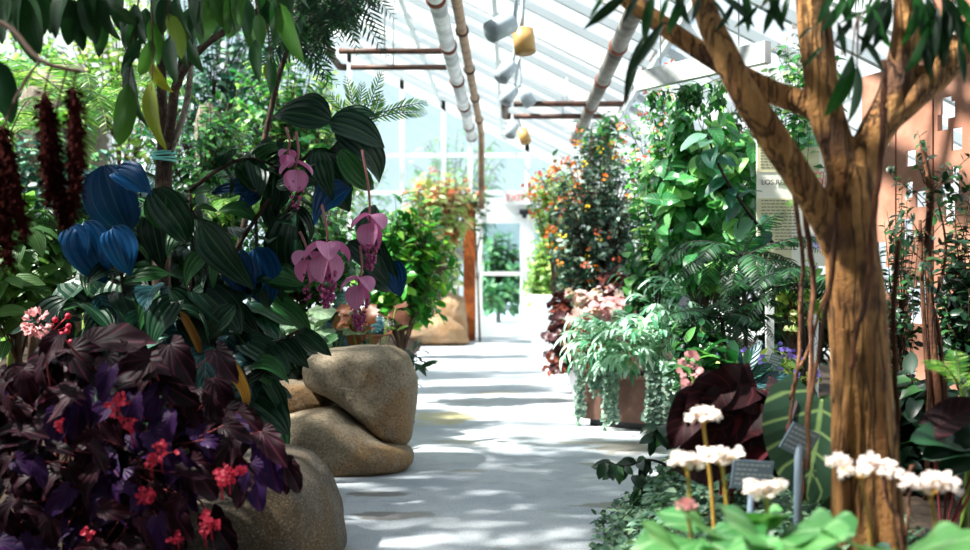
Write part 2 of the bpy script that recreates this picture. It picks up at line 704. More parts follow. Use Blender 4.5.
M['rust'] = plain('rust_steel', '#b58570', .72, .3, 0, col2='#966652', noise_scale=3.2, bump=.1)
M['post_rust'] = plain('orange_wood', '#b5622a', .6, .3, 0, col2='#7c3a18', noise_scale=5)
M['terra'] = plain('brown_planter', '#7d5d50', .7, .3, 0, col2='#66493e', noise_scale=7)
M['palepot'] = plain('pale_planter', '#cfcdd0', .6, .3, 0, col2='#b6b3b4', noise_scale=5)
M['wood_gray'] = plain('weathered_white_timber', '#d9dcda', .6, .3, 0, col2='#b3b7b5', noise_scale=8)
M['stem_green'] = plain('green_stem', '#6f8b3c', .5, .4)
M['stem_yellow'] = plain('yellow_stem', '#b98f3a', .5, .4)
M['stem_brown'] = plain('brown_stem', '#4f3a2c', .7, .3)
M['stem_dark'] = plain('dark_stem', '#241f1c', .7, .3)
M['stem_red'] = plain('red_stem', '#7c3335', .6, .3)
M['stem_pink'] = plain('pink_stalk', '#8d5a58', .55, .3)
M['paper'] = plain('sign_white', '#f1efe4', .5, .3)
M['beige'] = plain('sign_beige', '#d8d2ae', .5, .3)
M['ink'] = plain('sign_ink', '#3a3a36', .6, .2)
M['inkgray'] = plain('sign_ink_grey', '#7a796c', .6, .2)
M['labelblue'] = plain('label_blue', '#93a7ba', .45, .5)
M['labelwhite'] = plain('label_lettering', '#f2f6f9', .5, .3)
M['signgreen'] = plain('sign_leaf_green', '#3f8f52', .5, .3, col2='#a9d9bd', noise_scale=30)
M['signpurple'] = plain('sign_violet', '#6a62b8', .5, .3, col2='#dcdcf2', noise_scale=60)
M['signred'] = plain('sign_red', '#e07a68', .5, .3, col2='#f6e6dc', noise_scale=60)
M['exitred'] = plain('exit_red', '#e2543c', .5, .3)

M['boulder'] = rock('tan_boulder', '#c8b59b', '#a8967c', '#c4935a', 5.)
M['boulder_front'] = rock('grey_boulder', '#948676', '#766b5f', '#8a6c46', 6.)
M['boulder_far'] = rock('orange_boulder', '#c9a582', '#a9855f', '#b98552', 3.)
M['boulder_pale'] = rock('pale_boulder', '#948a79', '#736b5e', '#94805f', 3.)

M['bark_tree'] = bark('golden_bark', '#c08e56', '#8e6038', '#5f412f', 20, (1, 1, .2), 1.)
M['bark_red'] = bark('red_root_bark', '#6e4530', '#4a2e22', '#94694a', 22, (1, 1, .15), .7)
M['bark_dark'] = bark('dark_bark', '#4f3d33', '#332a25', '#6b5648', 30, (1, 1, .3), .6)
M['bark_pale'] = bark('pale_bark', '#a99f92', '#857a6d', '#bcb4a9', 26, (1, 1, .3), .5)

lm = leaf_mat
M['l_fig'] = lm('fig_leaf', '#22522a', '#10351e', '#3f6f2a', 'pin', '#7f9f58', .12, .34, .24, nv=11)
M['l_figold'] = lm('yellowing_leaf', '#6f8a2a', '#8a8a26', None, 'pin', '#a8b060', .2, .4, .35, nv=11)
M['l_figshade'] = lm('shaded_fig_leaf', '#1a3d1c', '#0f2a16', None, 'pin', '#4f6f48', .12, .4, .2, spec=.25, nv=11)  # darker copy of the fig leaf, shade put into its colour
M['l_med'] = lm('ribbed_leaf', '#0e3422', '#08201b', '#225428', 'arc', '#6f9a62', .25, .4, .1, spec=.25, nv=5, bump=.5)
M['l_skytint'] = lm('sky_tint_leaf', '#0b4c80', '#082f58', None, 'arc', '#4b8fbb', .3, .42, .06, spec=.25, nv=6, bump=.6)  # sky reflection on the ribbed leaves, painted in as a blue base colour
M['l_teal'] = lm('teal_leaf', '#0f434c', '#0b3640', '#154a3a', 'pin', '#5c9a8d', .4, .4, .12, nv=6, bump=.4)
M['l_yell'] = lm('yellow_leaf', '#a5762a', '#7c4f1d', None, 'arc', '#d0a44a', .4, .45, .3, nv=7, bump=.5)
M['l_light'] = lm('light_leaf', '#6f9a5a', '#3b6f3e', None, 'arc', '#c5d88c', .4, .45, .35, nv=7, bump=.4)
M['l_beg'] = lm('burgundy_leaf', '#260815', '#10060c', '#2a1440', 'palm', '#7a3450', .3, .5, .08, spec=.14, nv=9, bump=.3, tcol='#8a1a20')
M['l_bright'] = lm('bright_leaf', '#559a52', '#1d5f38', '#a9cf86', None, None, .5, .32, .4)
M['l_mid'] = lm('mid_leaf', '#2c6c3a', '#123f26', '#62a056', None, None, .5, .34, .35)
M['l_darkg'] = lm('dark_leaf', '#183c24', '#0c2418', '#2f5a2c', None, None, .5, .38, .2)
M['l_yg'] = lm('yellowgreen_leaf', '#94b85a', '#4f8a3f', '#d3dc94', None, None, .5, .38, .4)
M['l_cool'] = lm('cool_leaf', '#31705e', '#15443d', '#7fb39a', None, None, .5, .42, .35)
M['l_obov'] = lm('glossy_leaf', '#4c9a3c', '#256f30', '#8cc04e', None, None, .5, .3, .35)
M['l_vine'] = lm('vine_leaf', '#4a9a54', '#1f6a3e', '#8ac272', 'pin', '#b6d79a', .3, .3, .36, nv=6)
M['l_silver'] = lm('silver_leaf', '#c6e2d4', '#8fbfa8', '#3f7f5c', None, None, .5, .45, .2)
M['l_dich'] = lm('trailing_leaf', '#8fae9f', '#52796a', '#b6cbbc', None, None, .5, .5, .2)
M['l_lant'] = lm('small_dark_leaf', '#315a49', '#163a30', '#9db7a8', None, None, .5, .4, .25)
M['l_fern'] = lm('fern_leaf', '#1d4a2e', '#0e2c20', '#2f6636', None, None, .5, .5, .25)
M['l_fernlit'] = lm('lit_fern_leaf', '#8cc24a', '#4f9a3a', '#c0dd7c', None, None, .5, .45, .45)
M['l_cycad'] = lm('cycad_leaf', '#6fa24a', '#3b7440', '#a9c870', None, None, .5, .4, .35)
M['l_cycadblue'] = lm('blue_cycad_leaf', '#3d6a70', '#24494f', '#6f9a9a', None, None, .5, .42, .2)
M['l_hred'] = lm('coral_leaf', '#451a24', '#260f17', '#7a3a2a', 'palm', '#a3635f', .35, .45, .25, nv=7)
M['l_hpink'] = lm('pink_leaf', '#d9b3b0', '#a7a9a0', '#c08a90', None, None, .5, .5, .3)
M['l_moss'] = lm('olive_leaf', '#7a5f2a', '#5c4a22', '#a05f34', None, None, .5, .5, .3)
M['l_var'] = lm('variegated_leaf', '#d9d3b0', '#8fae62', '#c96a4a', None, None, .5, .45, .35)
M['l_lance'] = lm('lance_leaf', '#2a6a30', '#10331e', '#0b2418', 'pin', '#78a862', .2, .35, .35, nv=14)
M['l_berg'] = lm('broad_leaf', '#64a05a', '#3a7a42', None, 'palm', '#b4d8a4', .4, .28, .25, nv=6, bump=.4)
M['l_caladium'] = lm('veined_leaf', '#1f3a26', '#182e20', None, 'pin', '#8fa865', .38, .4, .15, nv=5, bump=.3)
M['l_red'] = lm('red_leaf', '#2c0d12', '#190910', '#5a1f28', 'pin', '#7a343a', .25, .6, .12, spec=.15, nv=6, tcol='#a02a20')
M['l_grayg'] = lm('greygreen_leaf', '#93ab86', '#6c8b72', None, 'pin', '#c9d6b6', .45, .45, .3, nv=6)
M['l_cover'] = lm('cover_leaf', '#5a7f66', '#355a48', '#7d9a7c', None, None, .5, .5, .25)
M['l_brown'] = lm('brown_leaf', '#8a4f2c', '#5c3220', '#b57a44', None, None, .5, .5, .3)
M['l_outside'] = lm('outside_leaf', '#5d8f60', '#3f7358', '#92b888', None, None, .5, .5, .35)
M['pink'] = lm('pink_bract', '#e0a0c4', '#c47ba8', None, 'arc', '#f3cfe0', .3, .5, .35, nv=6, tcol='#f0a0d0')
M['berry'] = plain('magenta_berry', '#a83a72', .4, .5, col2='#7a2a5a', noise_scale=60)
M['redfl'] = plain('red_petal', '#b81c38', .5, .3, col2='#d63c58', noise_scale=120, trans=.3)
M['whitefl'] = plain('white_petal', '#fbf3ea', .5, .3, col2='#f3e0dc', noise_scale=120, trans=.3)
M['pinkfl'] = plain('pale_pink_petal', '#eeb7b4', .5, .3, col2='#d88f94', noise_scale=120, trans=.3)
M['orangefl'] = plain('orange_petal', '#f29a2a', .5, .3, col2='#e8641e', noise_scale=50, trans=.3)
M['yellowfl'] = plain('yellow_petal', '#f2cf3a', .5, .3, trans=.3)
M['coralfl'] = plain('coral_petal', '#f0825e', .5, .3, col2='#e85a3e', noise_scale=50, trans=.3)
M['violetfl'] = plain('violet_petal', '#8a7ad6', .5, .3, trans=.3)
M['catkin'] = plain('maroon_catkin', '#230a09', .95, .05, col2='#3a120d', noise_scale=140, bump=.6)

# ================================================================== the glasshouse
ROOF = lambda x: 3.72 - .5 * x          # roof slope: high on the left
XL, XR, YB, YF = -6.6, 3.5, 19.5, -2.5


def concrete():
    m, nt, out = new_mat('path_concrete')
    n = N(nt)
    a = n.noise(1.3, 5, .6)
    b = n.noise(9, 5, .65)
    g = n.noise(120, 4, .75)
    c = n.mix(n.ss(a, .35, .7), hx('#cfd3d8'), hx('#aeb6c0'))
    c = n.mix(n.m('MULTIPLY', n.ss(b, .45, .75), .35), c, hx('#8a949e'))
    c = n.mix(n.m('MULTIPLY', n.ss(g, .5, .66), .55), c, hx('#565d65'))
    st = n.ss(n.noise(1.5, 5, .65, stretch=(.7, 1.6, 1)), .60, .66)
    c = n.mix(n.m('MULTIPLY', st, .65), c, hx('#7f7557'))
    pos = n.node('ShaderNodeTexCoord').outputs['Object']
    sx = n.node('ShaderNodeSeparateXYZ')
    n.put(sx.inputs[0], pos)
    wob = n.m('MULTIPLY', n.m('SUBTRACT', n.noise(5, 5, .65), .5), 2.4)
    for x0, y0, rx, ry, cc in ((-.47, 7.7, .22, .5, '#a89a4e'), (.66, 6.3, .24, .3, '#877c6c'), (-.5, 4.45, .2, .09, '#6a635c'), (.47, 4.65, .2, .09, '#75695a'), (-.22, 5.5, .11, .06, '#6e6a66'), (-.55, 4.9, .2, .07, '#7a766f'), (-.1, 9.5, .2, .25, '#948c7c')):
        du = n.m('DIVIDE', n.m('SUBTRACT', sx.outputs[0], x0), rx)
        dv = n.m('DIVIDE', n.m('SUBTRACT', sx.outputs[1], y0), ry)
        dd = n.m('ADD', n.m('SQRT', n.m('ADD', n.m('MULTIPLY', du, du), n.m('MULTIPLY', dv, dv))), wob)
        k = n.m('SUBTRACT', 1.0, n.ss(dd, .7, 1.05))
        c = n.mix(n.m('MULTIPLY', k, .75), c, hx(cc))
        st = n.m('MAXIMUM', st, n.m('MULTIPLY', k, .8))
    r = n.mix(st, (.62, .62, .62, 1), (.28, .28, .28, 1))
    n.out(n.bsdf(c, r, .4, n.bump(n.m('ADD', g, n.m('MULTIPLY', b, .6)), .3, .008)))
    return m


mb = MB()
box(mb, (XL - 8, YF - 1, -.25), (XR + 8, 60, 0))
struct(mb.build('floor', concrete(), smooth=False))

soil = plain('dark_soil', '#3a2f26', .95, .15, 0, col2='#241d18', noise_scale=28, bump=.6)


def bed(name, x0, x1, y0, y1, nx, ny):
    xs, ys = np.linspace(x0, x1, nx), np.linspace(y0, y1, ny)
    V = [(x, y, ground(x, y) - .012 + (.012 * mnoise.noise(Vector((x * 6, y * 6, 1))) if ground(x, y) > .02 else 0)) for y in ys for x in xs]
    i, j = np.meshgrid(np.arange(ny - 1), np.arange(nx - 1), indexing='ij')
    a = (i * nx + j).ravel()
    m = MB()
    m.add(V, np.stack([a, a + 1, a + 1 + nx, a + nx], 1))
    return struct(m.build(name, soil))


bed('ground_right', .25, XR, 1.2, YB - .2, 60, 200)
bed('ground_left', XL, -.35, 1.2, YB - .2, 80, 200)

# roof: glass sheet with rafters (down the slope) and purlins (along the house)
mb = MB()
mb.add([(XL, YF, ROOF(XL)), (XR, YF, ROOF(XR)), (XR, YB, ROOF(XR)), (XL, YB, ROOF(XL)),
        (XL, YF, ROOF(XL) + .008), (XR, YF, ROOF(XR) + .008), (XR, YB, ROOF(XR) + .008), (XL, YB, ROOF(XL) + .008)],
       [(0, 3, 2, 1), (4, 5, 6, 7), (0, 1, 5, 4), (1, 2, 6, 5), (2, 3, 7, 6), (3, 0, 4, 7)])
ceil = struct(mb.build('ceiling', M['roofglass'], smooth=False))
y = YF
k = 0
while y < YB:
    mb = MB()
    big = k % 3 == 0
    beam(mb, (XL, y, ROOF(XL) - .07), (XR, y, ROOF(XR) - .07), .05 if not big else .08, .07 if not big else .15)
    beam(mb, (XL, y + .11, ROOF(XL) - .05), (XR, y + .11, ROOF(XR) - .05), .025, .05)
    mb.build('rafter', M['white'] if big else M['alu'], ceil, smooth=False)
    y += .74
    k += 1
for x in (-5.2, -3.8, -2.4, -1.25, -.15, 1.3, 2.5):
    mb = MB()
    beam(mb, (x, YF, ROOF(x) - .13), (x, YB, ROOF(x) - .13), .045, .06)
    mb.build('purlin', M['alu'], ceil, smooth=False)

# back wall: white frame with panes above and beside the door
D0, D1, DH = -.66, 1.28, 2.24
wb = MB()
WX = [XL, -5.2, -3.9, -2.9, -1.95, -1.2, D0 - .06, .31, D1 + .06, 2.3, XR]
for x in WX:
    lo = 0 if x != .31 else DH + .3
    box(wb, (x - .04, YB - .06, lo), (x + .04, YB + .06, ROOF(x) - .02))
for z in (2.62, 3.3):
    box(wb, (XL, YB - .05, z - .035), (XR if z < 2 else (3.72 - z) / .5, YB + .05, z + .035))
box(wb, (XL, YB - .05, .9), (D0 - .06, YB + .05, 1.0))
box(wb, (D1 + .06, YB - .05, .9), (XR, YB + .05, 1.0))
box(wb, (XL, YB - .06, 0), (D0 - .06, YB + .06, .35))
box(wb, (D1 + .06, YB - .06, 0), (XR, YB + .06, .35))
box(wb, (D0 - .06, YB - .07, DH), (D1 + .06, YB + .07, DH + .28))
beam(wb, (XL, YB, ROOF(XL) - .1), (XR, YB, ROOF(XR) - .1), .12, .2)
wall_back = struct(wb.build('wall_back', M['white'], smooth=False))
for i in range(len(WX) - 1):
    a, b = WX[i] + .04, WX[i + 1] - .04
    zt = ROOF((a + b) / 2) - .15
    zb = DH + .28 if (D0 - .1 <= WX[i] < D1) else .35
    if zt - zb < .1:
        continue
    mb = MB()
    mb.add([(a, YB, zb), (b, YB, zb), (b, YB, ROOF(b) - .05), (a, YB, ROOF(a) - .05)], [(0, 1, 2, 3)])
    mb.build('pane', M['wallglass'], wall_back, smooth=False)

# double glazed door
mb = MB()
for x0, x1 in ((D0 - .02, D0 + .03), (D1 - .03, D1 + .02)):
    box(mb, (x0, YB - .09, 0), (x1, YB + .09, DH))
box(mb, (D0, YB - .09, DH - .05), (D1, YB + .09, DH))
door = struct(mb.build('door_1', M['white'], smooth=False))
for a, b in ((D0 + .04, .305), (.315, D1 - .04)):
    mb = MB()
    st, z0, z1 = .125, .02, DH - .06
    for x0, x1 in ((a, a + st), (b - st, b)):
        box(mb, (x0, YB - .14, z0), (x1, YB - .09, z1))
    for q0, q1 in ((z0, .27), (1.12, 1.19), (z1 - .12, z1)):
        box(mb, (a + st, YB - .139, q0), (b - st, YB - .091, q1))
    lf = mb.build('door_leaf', M['white'], door, smooth=False)
    for q0, q1 in ((.27, 1.12), (1.19, z1 - .12)):
        mb = MB()
        box(mb, (a + st, YB - .118, q0), (b - st, YB - .11, q1))
        mb.build('pane', M['glass'], lf, smooth=False)
    mb = MB()
    tube(mb, [(b - .06 if a < 0 else a + .06, YB - .17, .95), (b - .06 if a < 0 else a + .06, YB - .17, 1.25)], .012, sides=8)
    mb.build('handle', M['alu'], lf)
mb = MB()
box(mb, (.17, YB - .2, DH - .02), (.34, YB - .145, DH + .07))
lathe(mb, (.26, YB - .17, DH - .09), [(0, 0), (.035, .005), (.045, .03), (.045, .07)], 12)
mb.build('door_closer', M['dark'], door)

# side walls of glass
for nm, x, sgn in (('wall_left', XL, -1), ('wall_right', XR, 1)):
    mb = MB()
    hh = ROOF(x)
    for yy in np.arange(YF, YB + .1, 1.1):
        box(mb, (x - .04, yy - .03, 0), (x + .04, yy + .03, hh))
    for z in (.5, hh * .5, hh - .1):
        box(mb, (x - .03, YF, z - .04), (x + .03, YB, z + .04))
    box(mb, (x - .05, YF, 0), (x + .05, YB, .5))
    w = struct(mb.build(nm, M['white'], smooth=False))
    mb = MB()
    mb.add([(x, YF, .5), (x, YB, .5), (x, YB, hh), (x, YF, hh)], [(0, 1, 2, 3)])
    mb.build('pane', M['roofglass'], w, smooth=False)

# opaque wall behind the viewer, unseen, added to darken the left foreground
mb = MB()
box(mb, (XL, YF - .2, 0), (XR, YF, ROOF(XL)))
mb2 = MB()
box(mb2, (XL, YF, 2.35), (XR, 1.5, 2.5))  # unseen roof slab over the viewer, added to hold back sky light
struct(mb2.build('ceiling_blocker_slab', plain('blocker_slab_brown', '#6a5a4c', .8, .2, 0, col2='#57493e', noise_scale=6), smooth=False))
struct(mb.build('wall_front_blocker', plain('blocker_wall_brown', '#5a4a42', .9, .2, 0, col2='#453831', noise_scale=6), smooth=False))

# EXIT sign over the door
es = P(517, 197, 19.3)
sg = thing('exit_sign', 'small white exit sign with red letters above the glass door', 'sign', (es[0], 19.36, es[2] - .13))
mb = MB()
box(mb, (es[0] - .24, 19.33, es[2] - .13), (es[0] + .24, 19.43, es[2] + .13))
mb.build('sign_box', M['white'], sg, smooth=False)


def text(body, size, loc, mat, parent, name='lettering', ext=.002, align='LEFT', rotz=0.):
    cu = bpy.data.curves.new(name, 'FONT')
    cu.body = body
    cu.size = size
    cu.extrude = ext
    cu.align_x = align
    cu.materials.append(mat)
    o = bpy.data.objects.new(name, cu)
    COL.objects.link(o)
    o.rotation_euler = (math.pi / 2, 0, rotz)
    o.parent = parent
    o.location = tuple(np.asarray(loc, float) - origin(parent))
    me = bpy.data.meshes.new_from_object(o.evaluated_get(bpy.context.evaluated_depsgraph_get()))
    q = bpy.data.objects.new(name, me)
    COL.objects.link(q)
    q.rotation_euler, q.location, q.parent = o.rotation_euler, o.location, parent
    bpy.data.objects.remove(o)
    return q


text('EXIT', .17, (es[0] - .02, 19.325, es[2] - .065), M['exitred'], sg, align='CENTER')

# ------------------------------------------------------------------ overhead pipes
ZP = 3.0


def pipe_run(nm, label, x, y0, y1, r, mat, thin, thin_mat, side, drop):
    t = thing(nm, label, 'pipe', (x, y0, ZP))
    yy = np.arange(y0, y1, 1.55)
    for i, a in enumerate(yy):
        b = min(a + 1.55, y1)
        mb = MB()
        tube(mb, [(x, a + .06, ZP), (x, b - .06, ZP)], r, sides=16)
        mb.build('pipe_sleeve', mat, t)
        mb = MB()
        tube(mb, [(x, b - .07, ZP), (x, b + .07, ZP)], r * .72, sides=14)
        tube(mb, [(x, b - .02, ZP), (x, b + .02, ZP)], r * 1.18, sides=14)
        mb.build('flange', M['flange'], t)
        mb = MB()
        beam(mb, (x, b - .2, ZP + r * .9), (x, b - .2, ROOF(x) - .1), .012, .012, up=(0, 1, 0))
        mb.build('hanger', M['alu'], t)
    mb = MB()
    pts = [(x + side, y0, ZP + .05), (x + side, y1 - .1, ZP + .05)]
    if drop:
        pts = list(smooth_path([(x + side, y0, ZP + .05), (x + side, y1 - .6, ZP + .05)], 3)) + [A(x + side, y1 - .12, ZP + .03), A(x + side, y1, ZP - .1), A(x + side, y1, ZP - 1.0)]
    tube(mb, pts, thin, sides=12)
    mb.build('thin_pipe', thin_mat, t)
    for yy2 in np.arange(y0 + 1, y1, 1.6):
        mb = MB()
        tube(mb, [(x + side, yy2 - .025, ZP + .05), (x + side, yy2 + .025, ZP + .05)], thin * 1.35, sides=12)
        mb.build('coupling', M['copper'], t)
    return t


pl = pipe_run('overhead_pipe', 'white sleeved heating pipe with tan companion pipe, hanging under roof left of spotlights', -.53, 1.5, 14.9, .065, M['insul'], .042, M['tanpipe'], .135, True)
pr = pipe_run('overhead_pipe', 'grey heating pipe with thin pipe, hanging under roof right of spotlights', .93, 1.5, 15.2, .072, M['graypipe'], .05, M['graypipe'], .42, False)


def pipe_loop(label, x, xe, y0, y1, r):
    t = thing('pipe_loop', label, 'pipe', (x, y0, ZP))
    mb = MB()
    tube(mb, smooth_path([(x, y0, ZP), (xe + .1, y0, ZP)], 3), r, sides=10)
    mb.build('pipe', M['copper'], t)
    mb = MB()
    tube(mb, [(x, y1, ZP), (xe + .1, y1, ZP)], r, sides=10)
    mb.build('pipe', M['copper'], t)
    mb = MB()
    tube(mb, [(xe + .06, y0, ZP), (xe, y0 + .02, ZP), (xe, y1 - .02, ZP), (xe + .06, y1, ZP)], r * 1.25, sides=10)
    mb.build('end_bend', M['copper'], t)
    mb = MB()
    beam(mb, ((x + xe) / 2, y0, ZP), ((x + xe) / 2, y0, ROOF((x + xe) / 2) - .1), .012, .012, up=(0, 1, 0))
    mb.build('hanger', M['alu'], t)
    mb = MB()
    beam(mb, ((x + xe) / 2, y1, ZP), ((x + xe) / 2, y1, ROOF((x + xe) / 2) - .1), .012, .012, up=(0, 1, 0))
    mb.build('hanger', M['alu'], t)


pipe_loop('brown U-shaped pipe loop reaching left from the white sleeved pipe', -.598, -1.6, 9.45, 10.15, .026)
pipe_loop('brown U-shaped pipe loop reaching left from the grey pipe', 1.35, -.06, 12.2, 13.1, .034)

# ------------------------------------------------------------------ spotlights on a conduit
t = thing('light_track', 'thin white conduit under the roof that carries the spotlights', 'light track', (.1, 5, 3.2))
mb = MB()
tube(mb, [(.1, 5.5, 3.24), (.1, 17, 3.24)], .014, sides=8)
mb.build('conduit', M['white'], t)
for yy in (6.2, 8.1, 10.4, 12.5, 15.5):
    mb = MB()
    beam(mb, (.1, yy, 3.24), (.1, yy, ROOF(.1) - .06), .012, .012, up=(0, 1, 0))
    mb.build('hanger', M['alu'], t)


def spotlight(px, py, Y, d, r, L, mat, label):
    c = P(px, py, Y)
    d = unit(d)
    top = A(.1, Y + .03, 3.235)
    t = thing('spotlight', label, 'spotlight', top, 'spotlights under the roof')
    back = c - d * L / 2
    mb = MB()
    tube(mb, smooth_path([top, top * .55 + back * .45 + A(0, 0, .01), back - d * .03], 4), .014, sides=8)
    mb.build('bracket', M['lampwhite'], t)
    mb = MB()
    prof = [(.25, -.09), (.3, -.02), (.55, 0), (1, .06), (1, 1.0), (.93, 1.0), (.9, .9)]
    tube(mb, [back + d * L * z for _, z in prof], r, sides=20, prof=[r * q for q, _ in prof], cap=False)
    sh = mb.build('lamp_housing', mat, t)
    mb = MB()
    tube(mb, [back + d * L * .72, back + d * L * .8], r * .88, sides=20)
    mb.build('lens', M['dark'], sh)


for a in ((501, 27, 7.3, (-.75, -.55, -.5), .075, .2, M['lampwhite'], 'large white spotlight facing down left, nearest the top of the picture'),
          (524, 41, 7.5, (.12, -.15, -1), .075, .17, M['lamptan'], 'tan spotlight pointing straight down beside the nearest white one'),
          (506, 71, 9.4, (-.5, -.5, -.75), .07, .19, M['lampwhite'], 'white spotlight below the nearest white one, above the pipe loop'),
          (509, 95, 10.9, (-.5, -.4, -.8), .07, .19, M['lampwhite'], 'white spotlight just above the pipe loop, left of its twin'),
          (526, 97, 11.2, (.5, -.2, -.85), .07, .19, M['lampwhite'], 'white spotlight just above the pipe loop, right of its twin'),
          (512, 130, 14.3, (-.3, -.4, -.9), .075, .2, M['lampwhite'], 'white spotlight hanging below the pipe loop, left of the tan one'),
          (524, 136, 14.6, (.3, -.3, -.9), .075, .2, M['lamptan'], 'small far tan spotlight below the pipe loop')):
    spotlight(*a)

# ------------------------------------------------------------------ post, planters, sign, rust screen
p0 = P(469.5, 335, 18.4)
pt = thing('wooden_post', 'orange brown wooden post standing left of the glass door', 'post', (p0[0], 18.4, 0))
mb = MB()
zt = P(0, 204, 18.4)[2]
box(mb, (p0[0] - .1, 18.3, 0), (p0[0] + .1, 18.5, zt - .05))
mb.build('shaft', M['post_rust'], pt, smooth=False)
mb = MB()
box(mb, (p0[0] - .13, 18.27, zt - .05), (p0[0] + .13, 18.53, zt))
mb.build('cap', M['post_rust'], pt, smooth=False)


def obox(mb, o, ex, ey, lx, ly, z0, z1, flare=0.):
    ex, ey = unit(ex), unit(ey)
    V = []
    for z, f in ((z0, 0), (z1, flare)):
        for a, b in ((0 - f, 0 - f), (lx + f, 0 - f), (lx + f, ly + f), (0 - f, ly + f)):
            p = np.asarray(o) + ex * a + ey * b
            V.append((p[0], p[1], z))
    mb.add(V, [(0, 3, 2, 1), (4, 5, 6, 7), (0, 1, 5, 4), (1, 2, 6, 5), (2, 3, 7, 6), (3, 0, 4, 7)])


pA = A(.50, 7.30, 0)
ex, ey = A(.80, -.60, 0), A(.60, .80, 0)
pn = thing('planter', 'brown box planter at the path edge under the silver fern', 'planter', pA)
mb = MB()
obox(mb, pA + ex * .03 + ey * .03, ex, ey, .74, .44, 0, .05)
mb.build('base', M['dark'], pn, smooth=False)
mb = MB()
obox(mb, pA, ex, ey, .8, .5, .045, .33)
mb.build('body', M['terra'], pn, smooth=False)
mb = MB()
obox(mb, pA, ex, ey, .8, .5, .33, .36, .015)
mb.build('rim', M['terra'], pn, smooth=False)
mb = MB()
obox(mb, pA + ex * .03 + ey * .03, ex, ey, .74, .44, .355, .37)
mb.build('soil', soil, pn, smooth=False)


def round_pot(c, r, h, mat, label):
    t = thing('planter', label, 'planter', c)
    mb = MB()
    lathe(mb, c, [(0, 0), (r * .8, 0), (r * .97, h * .9)], 36)
    mb.build('body', mat, t)
    mb = MB()
    lathe(mb, c, [(r * .97, h * .88), (r * 1.05, h * .9), (r * 1.05, h), (r * .92, h), (r * .92, h * .93)], 36)
    mb.build('rim', mat, t)
    mb = MB()
    lathe(mb, c, [(r * .94, h * .93), (0, h * .95)], 24)
    mb.build('soil', soil, t)


round_pot(A(.74, 9.4, 0), .26, .45, M['palepot'], 'pale grey round planter under the dark coral leaves, behind the brown box planter')
round_pot(A(.58, 16.6, 0), .3, .8, M['white'], 'tall white planter near the door, right of the path')

# interpretive sign
Ys = 6.4
a0, a1 = P(757, 266, Ys), P(826, 128, Ys)
sg = thing('information_sign', 'tall white information sign with text and plant pictures behind the tree fork', 'sign', (a0[0] + .1, Ys, ground(a0[0] + .1, Ys)))
xa, xb, za, zb = a0[0], a1[0], a0[2], a1[2]
w, h = xb - xa, zb - za
mb = MB()
box(mb, (xa, Ys, za), (xb, Ys + .02, zb))
panel = mb.build('panel', M['paper'], sg, smooth=False)
for xx in (xa + .085, xb - .06):
    mb = MB()
    box(mb, (xx - .022, Ys + .022, ground(xx, Ys) - .02), (xx + .022, Ys + .06, zb - .02))
    mb.build('post', M['white'], sg, smooth=False)


def band(x0, x1, z0, z1, mat, nm):
    m = MB()
    box(m, (xa + w * x0, Ys - .003, za + h * z0), (xa + w * x1, Ys, za + h * z1))
    return m.build(nm, mat, panel, smooth=False)


band(0, 1, .86, 1, M['signgreen'], 'header_picture')
band(0, .9, .68, .86, M['beige'], 'text_band')
band(0, .5, .03, .49, M['beige'], 'text_column')
mb = MB()
for x0, x1, z0, z1, dz in ((.05, .6, .705, .835, .021), (.06, .62, .10, .47, .0235)):
    z = z1
    while z > z0:
        x = x0 + (.2 if z < .3 and x1 > .61 else 0)
        while x < x1 - .03:
            l = rng.uniform(.025, .075)
            l = min(l, x1 - x)
            box(mb, (xa + w * x, Ys - .0045, za + h * z), (xa + w * (x + l), Ys - .0028, za + h * (z + .0075)))
            x += l + .014
        z -= dz
mb.build('lettering', M['inkgray'], panel, smooth=False)
text('LOS RESIDENTES', .042, (xa + w * .06, Ys - .004, za + h * .59), M['ink'], panel, ext=.001)
mb = MB()
for c, sx, sz, nm, mt in (((.11, .30), .085, .075, 'leaf_picture', 'signgreen'), ((.88, .18), .09, .06, 'flower_picture', 'signpurple'), ((.90, .62), .09, .07, 'coral_picture', 'signred')):
    m = MB()
    V = [(xa + w * c[0] + h * sx * .6 * math.cos(q), Ys - .005, za + h * (c[1] + sz * math.sin(q))) for q in np.linspace(0, 6.283, 24, endpoint=False)]
    V2 = [(v[0], Ys - .001, v[2]) for v in V]
    m.add(V + V2 + [(xa + w * c[0], Ys - .005, za + h * c[1])], [(k, (k + 1) % 24, 24 + (k + 1) % 24, 24 + k) for k in range(24)], None, [(48, (k + 1) % 24, k) for k in range(24)])
    m.build(nm, M[mt], panel, smooth=False)
